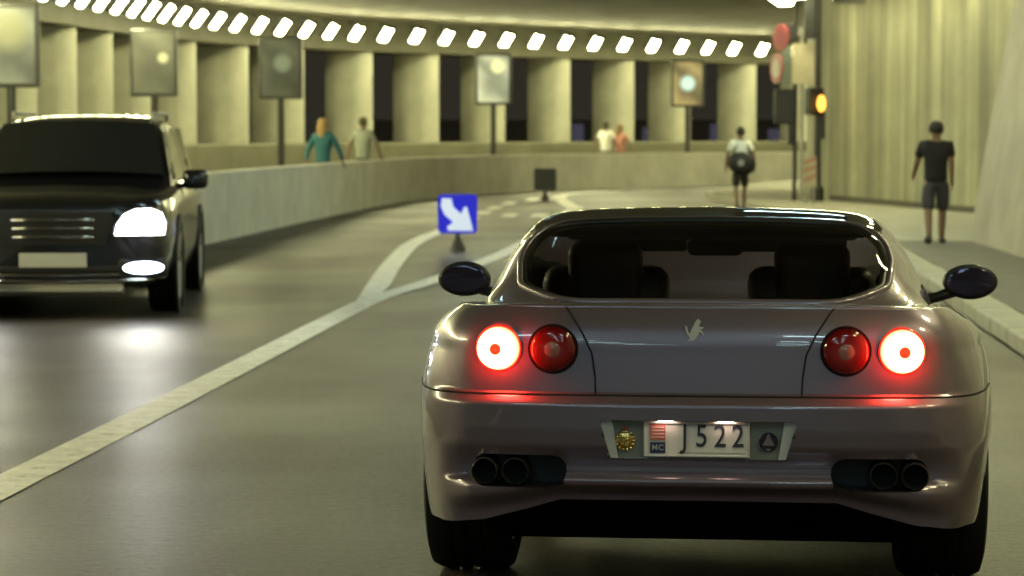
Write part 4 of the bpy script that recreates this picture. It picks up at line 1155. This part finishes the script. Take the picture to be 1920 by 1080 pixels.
bm = NB(); add_box(bm, (q.x, 0, q.z), (.50, .04, .82), bev=.01); build('sign_panel', bm, mat('beige_sign', (.52, .46, .33), rough=.6, var=.15, vscale=3), ds)
q2 = at(1475, 122, DP + .2) - Vector(ds.location)
bm = NB(); add_box(bm, (q2.x, .05, q2.z), (.21, .04, .80), bev=.01); build('side_panel', bm, mat('grey_green_sign', (.17, .20, .17), rough=.6, var=.15), ds)
bm = NB(); add_cyl(bm, (0, .06, 0), (0, .06, 3.5), .035, n=12); build('pole', bm, M_GALV, ds, smooth=True, angle=40)
p = at(1518, 382, 47.5)
bb = empty('striped_board', (p.x, p.y, .13), R(10), 'small red and white striped marker board at the foot of the traffic light', 'marker board')
zc = at(1518, 325, 47.5).z - .13
bm = NB(); add_box(bm, (0, 0, zc), (.26, .03, .5), bev=.006); build('board', bm, mat('board_beige', (.42, .36, .26), rough=.6, var=.15), bb)
for k in range(3):
    bm = NB(); add_prism(bm, [(-.12, -.17 + k * .17), (.12, -.07 + k * .17), (.12, .0 + k * .17), (-.12, -.10 + k * .17)], (0, -.019, zc), (1, 0, 0), (0, 0, 1), (0, 1, 0), .003); build('stripe', bm, M_STRIPE, bb)
bm = NB(); add_cyl(bm, (-.08, .03, 0), (-.08, .03, zc), .02, n=8); add_cyl(bm, (.08, .03, 0), (.08, .03, zc), .02, n=8); build('leg_frame', bm, M_GALV, bb)
# dark ventilation box hung at the top of the stained wall
p = at(1588, 2, 47.2)
vb = empty('ceiling_box', (p.x, p.y - .5, p.z), 0, 'dark box hanging from the ceiling at the top of the streaked wall', 'fixture')
bm = NB(); add_box(bm, (0, 0, .12), (.62, .4, .36), bev=.02); build('box_body', bm, M_DKMETAL, vb)
bm = NB(); add_cyl(bm, (-.2, 0, .3), (-.2, 0, 4.5 - p.z), .02, n=8); add_cyl(bm, (.2, 0, .3), (.2, 0, 4.5 - p.z), .02, n=8); build('hanger', bm, M_DKMETAL, vb)

# ------------------------------------------------------------------ people
def skin(name, chains, m, parent, sub=1):
    """chains: list of (verts[(co, r)], edges); each chain its own skinned island, one mesh object"""
    me = bpy.data.meshes.new(name); vs_, es_, rs_, roots = [], [], [], []
    for vv, ee in chains:
        b0 = len(vs_); roots.append(b0)
        for co, r_ in vv: vs_.append(co); rs_.append(r_)
        es_ += [(a + b0, b + b0) for a, b in ee]
    me.from_pydata(vs_, es_, [])
    o = bpy.data.objects.new(name, me); COL.objects.link(o)
    md = o.modifiers.new('skin', 'SKIN'); md.use_smooth_shade = True
    sd = me.skin_vertices[0].data
    for i, r_ in enumerate(rs_): sd[i].radius = r_ if isinstance(r_, tuple) else (r_, r_)
    for i in roots: sd[i].use_root = True
    if sub:
        ms = o.modifiers.new('sub', 'SUBSURF'); ms.levels = sub; ms.render_levels = sub
    bpy.context.view_layer.update()
    me2 = bpy.data.meshes.new_from_object(o.evaluated_get(bpy.context.evaluated_depsgraph_get()))
    bpy.data.objects.remove(o); me2.name = name
    me2.materials.clear(); me2.materials.append(m); me2.shade_smooth()
    return link(bpy.data.objects.new(name, me2), parent)
M_SKINP = mat('skin_tone', (.20, .12, .08), rough=.6, var=.1, vscale=10)
def person(loc, rz, scale, label, shirt, bottom, hair, long_hair=False, long_legs=False, larm=(-.10, .12), rarm=(.10, .12), lfore=None, rfore=None, stride=.18, sleeve=1, dress=False, shoes=(.03, .03, .03)):
    """faces +Y; arm = (swing forward, out)"""
    e = empty('person', loc, rz, label, 'person'); e.scale = (scale,) * 3
    tone = M_SKINP
    sh = {s: Vector((s * .175, 0, 1.42)) for s in (-1, 1)}
    el, wr = {}, {}
    for s, (sw_, out), fo in ((-1, larm, lfore), (1, rarm, rfore)):
        el[s] = sh[s] + Vector((s * out, sw_, -.27))
        wr[s] = el[s] + (Vector(fo) if fo else Vector((s * .02, sw_ * .8 + .05, -.245)))
    hip = {s: Vector((s * .09, 0, .92)) for s in (-1, 1)}
    kn = {s: Vector((s * .095, s * stride * .55 + .03, .50)) for s in (-1, 1)}
    an = {s: Vector((s * .085, s * stride - (.10 if s < 0 else 0), .085 if s > 0 else .12)) for s in (-1, 1)}
    to = {s: an[s] + Vector((s * .02, .16, -.05 if s > 0 else -.085)) for s in (-1, 1)}
    V = [(Vector((0, 0, .95)), .112), (Vector((0, 0, 1.10)), .105), (Vector((0, .0, 1.30)), .130), (Vector((0, -.005, 1.45)), .075), (Vector((0, .005, 1.52)), .056), (Vector((0, .015, 1.60)), .080), (Vector((0, .015, 1.67)), .085), (Vector((0, .01, 1.735)), .050)]
    E = [(0, 1), (1, 2), (2, 3), (3, 4), (4, 5), (5, 6), (6, 7)]
    idx = {}
    for s in (-1, 1):
        b0 = len(V); V += [(sh[s], .062), (el[s], .043), (wr[s], .030), (wr[s] + (wr[s] - el[s]).normalized() * .075, .028)]
        E += [(2, b0), (b0, b0 + 1), (b0 + 1, b0 + 2), (b0 + 2, b0 + 3)]; idx[s] = b0
        b1 = len(V); V += [(hip[s], .070), (hip[s].lerp(kn[s], .5), .070), (kn[s], .056), (kn[s].lerp(an[s], .35), .058), (an[s], .038), (to[s], .032)]
        E += [(0, b1), (b1, b1 + 1), (b1 + 1, b1 + 2), (b1 + 2, b1 + 3), (b1 + 3, b1 + 4), (b1 + 4, b1 + 5)]
    ch = [(V, E)]
    for s in (-1, 1):     # fingers and thumb
        d = (wr[s] - el[s]).normalized(); palm = wr[s] + d * .085
        fwd = Vector((0, 1, 0)); fwd = (fwd - d * fwd.dot(d)).normalized(); inn = Vector((-s, 0, 0))
        for k, ln in enumerate((.070, .078, .073, .058)):
            b = palm - d * .02 + fwd * (.026 - k * .017); c = b + d * ln * .6; t_ = c + (d + inn * .6).normalized() * ln * .5
            ch.append(([(b, .010), (c, .009), (t_, .007)], [(0, 1), (1, 2)]))
        b = wr[s] + d * .03 + fwd * .02; c = b + (d + fwd * .9).normalized() * .045
        ch.append(([(b, .012), (c, .010), (c + d * .03, .008)], [(0, 1), (1, 2)]))
    ch.append(([(Vector((0, .085, 1.63)), .014), (Vector((0, .108, 1.612)), .013)], [(0, 1)]))      # nose
    for s in (-1, 1): ch.append(([(Vector((s * .078, .0, 1.65)), .012), (Vector((s * .090, -.008, 1.62)), .016), (Vector((s * .082, .0, 1.595)), .009)], [(0, 1), (1, 2)]))
    skin('body', ch, tone, e)
    # face
    bm = NB()
    for s in (-1, 1): add_ball(bm, (s * .032, .088, 1.655), .010, n=8, m2=6)
    build('eyes', bm, M_INK, e, smooth=True)
    bm = NB(); add_box(bm, (0, .092, 1.575), (.045, .012, .010), bev=.004); build('mouth', bm, mat('lip', (.30, .12, .10), rough=.5, var=.1) if 'lip' not in bpy.data.materials else bpy.data.materials['lip'], e)
    # hair
    hm = mat('hair', hair, rough=.7, var=.25, vscale=40, bump=.4, bscale=120)
    bm = NB(); add_ball(bm, (0, -.008, 1.672), 1, (.098, .108, .104), 24, 18)
    for v_ in list(bm.verts):
        if v_.co.y > .03 and v_.co.z < 1.70: v_.co.y = .03 + (v_.co.y - .03) * .15
        if v_.co.z < 1.60: v_.co.z = 1.60 + (v_.co.z - 1.60) * .3
        v_.co += Vector((random.uniform(-1, 1), random.uniform(-1, 1), random.uniform(-1, 1))) * .004
    if long_hair: add_ball(bm, (0, -.075, 1.54), 1, (.095, .06, .19), 20, 14)
    build('hair', bm, hm, e, smooth=True)
    # shirt
    sm_ = mat('shirt', shirt, rough=.85, var=.15, vscale=8, bump=.3, bscale=25)
    V2 = [(Vector((0, 0, .86)), .168), (Vector((0, 0, .95)), .166), (Vector((0, 0, 1.08)), .152), (Vector((0, 0, 1.30)), .166), (Vector((0, -.005, 1.425)), .105), (Vector((0, 0, 1.475)), .068)]
    E2 = [(0, 1), (1, 2), (2, 3), (3, 4), (4, 5)]
    for s in (-1, 1):
        b0 = len(V2); V2 += [(sh[s] + Vector((s * .005, 0, .004)), .082), (sh[s].lerp(el[s], .72), .066)]; E2 += [(3, b0), (b0, b0 + 1)]
        if sleeve > 1: V2 += [(el[s], .056), (el[s].lerp(wr[s], .9), .042)]; E2 += [(b0 + 1, b0 + 2), (b0 + 2, b0 + 3)]
    skin('shirt', [(V2, E2)], sm_, e)
    bmt = mat('trousers' if long_legs else 'shorts', bottom, rough=.85, var=.15, vscale=8, bump=.3, bscale=25)
    V3 = [(Vector((0, 0, 1.0)), .140), (Vector((0, 0, .93)), .152)]; E3 = [(0, 1)]
    for s in (-1, 1):
        b0 = len(V3)
        V3 += [(hip[s] - Vector((0, 0, .03)), .112), (hip[s].lerp(kn[s], .55), .100), (hip[s].lerp(kn[s], 1.08), .090)]; E3 += [(1, b0), (b0, b0 + 1), (b0 + 1, b0 + 2)]
        if long_legs: V3 += [(kn[s].lerp(an[s], .5), .072), (kn[s].lerp(an[s], .95), .062)]; E3 += [(b0 + 2, b0 + 3), (b0 + 3, b0 + 4)]
    skin('trousers' if long_legs else 'shorts', [(V3, E3)], bmt, e)
    for s in (-1, 1):
        bm = NB(); c = an[s].lerp(to[s], .45) + Vector((0, 0, -.028)); ag = math.atan2((to[s] - an[s]).z + .05, .16)
        add_box(bm, c, (.095, .27, .075), Matrix.Rotation(ag, 4, 'X'), bev=.034, seg=3)
        zmin = min(v_.co.z for v_ in bm.verts); bmesh.ops.translate(bm, verts=bm.verts, vec=(0, 0, max(0, -zmin) if s < 0 else -zmin))
        build('shoe', bm, mat('shoe', shoes, rough=.6, var=.2) , e, smooth=True)
    return e
# man in dark shirt and shorts on the right
p = ground(1753, 456, .125)
person((p.x, p.y, .125), R(-4), 227 / FPX * p.y / 1.775, 'man in dark t-shirt and grey shorts walking away along the right wall', (.006, .005, .008), (.045, .042, .055), (.015, .012, .01),
       larm=(.05, .07), lfore=(-.03, .17, -.15), rarm=(-.05, .025), rfore=(.01, .04, -.25), stride=.17, shoes=(.06, .05, .05)).scale.x *= 1.12
# man with bag near the traffic lights
p = ground(1388, 392, .13); d = p.y
pb = person((p.x, p.y, .13), R(3), 154 / FPX * d / 1.775, 'person in white top walking away on the pale corner with a black bag', (.82, .82, .74), (.03, .027, .024), (.02, .02, .015),
       larm=(.05, .10), rarm=(-.05, .10), stride=.10, shoes=(.1, .08, .06))
sc_ = 154 / FPX * d / 1.775
bag = empty('shoulder_bag', (p.x + .02, p.y - .27 * sc_, .13), R(3), 'black bag with a pale emblem slung behind the walker in white', 'bag')
bm = NB(); add_ball(bm, (0, 0, .98 * sc_), 1, (.31 * sc_, .12 * sc_, .25 * sc_), 24, 16, Matrix.Rotation(R(14), 4, 'Y')); build('bag_body', bm, mat('bag_black', (.006, .005, .005), rough=.6, var=.2), bag, smooth=True)
bm = NB(); add_cyl(bm, (-.02, -.104 * sc_, 1.0 * sc_), (-.02, -.125 * sc_, 1.0 * sc_), .06, n=20); build('bag_emblem', bm, mat('bag_print', (.3, .26, .24), rough=.6, var=.4, vscale=30), bag)
bm = NB(); add_tube(bm, [(-.24 * sc_, .02, 1.05 * sc_), (-.13 * sc_, .10, 1.32 * sc_), (.04, .24, 1.50 * sc_), (.12 * sc_, .16, 1.40 * sc_), (.23 * sc_, .05, 1.0 * sc_)], .018, 8); build('bag_strap', bm, M_BLACK, bag)
# walkers on the sea-side footway
def walker(u, vtop, dist, *a, **k):
    q = at(u, vtop, dist); h_ = q.z - .13
    return person((q.x, q.y, .13), k.pop('rz'), h_ / 1.775, *a, **k)
walker(606, 221, 45.0, 'walker with tan hair in a dark teal top behind the parapet', (.03, .13, .15), (.02, .02, .03), (.42, .26, .09), rz=R(-20), sleeve=2, long_legs=True, long_hair=True)
walker(681, 219, 50.5, 'walker in a pale grey-green shirt behind the parapet, right of the one in teal', (.30, .32, .26), (.03, .04, .04), (.10, .09, .05), rz=R(-25), sleeve=1, long_legs=True)
walker(1136, 226, 69.3, 'walker in a white shirt beside a companion in pink behind the parapet', (.80, .78, .72), (.10, .09, .08), (.06, .05, .03), rz=R(-40), long_legs=True)
walker(1163, 232, 70.2, 'walker with long brown hair in a pinkish top behind the parapet', (.48, .22, .17), (.12, .07, .05), (.20, .11, .05), rz=R(-40), long_hair=True, long_legs=True)

# ------------------------------------------------------------------ far lights across the water, seen between the fins
def block(x, y, w_, h_, label, seeds):
    e = empty('harbour_building', (x, y, 0), 0, label, 'building')
    bm = NB(); add_box(bm, (0, 0, h_ / 2), (w_, 8, h_)); build('wall', bm, mat('night_wall', (.55, .55, .5), rough=.9, var=.2) if 'night_wall' not in bpy.data.materials else bpy.data.materials['night_wall'], e)
    for (wx, wz) in seeds:
        bm = NB(); add_box(bm, (wx, -4.02, wz), (.7, .04, 1.1)); build('window', bm, emitter('window_glow', (.75, .72, 1.0), .05) if 'window_glow' not in bpy.data.materials else bpy.data.materials['window_glow'], e)
block(-4.0, 150, 34, 2.3, 'dark building across the water with a few dim lit windows', [(-12, 1.2), (-9.2, 1.5), (-4.9, 1.1), (-3.2, 1.5), (1.0, 1.3), (5, 1.5), (8.4, 1.2)])
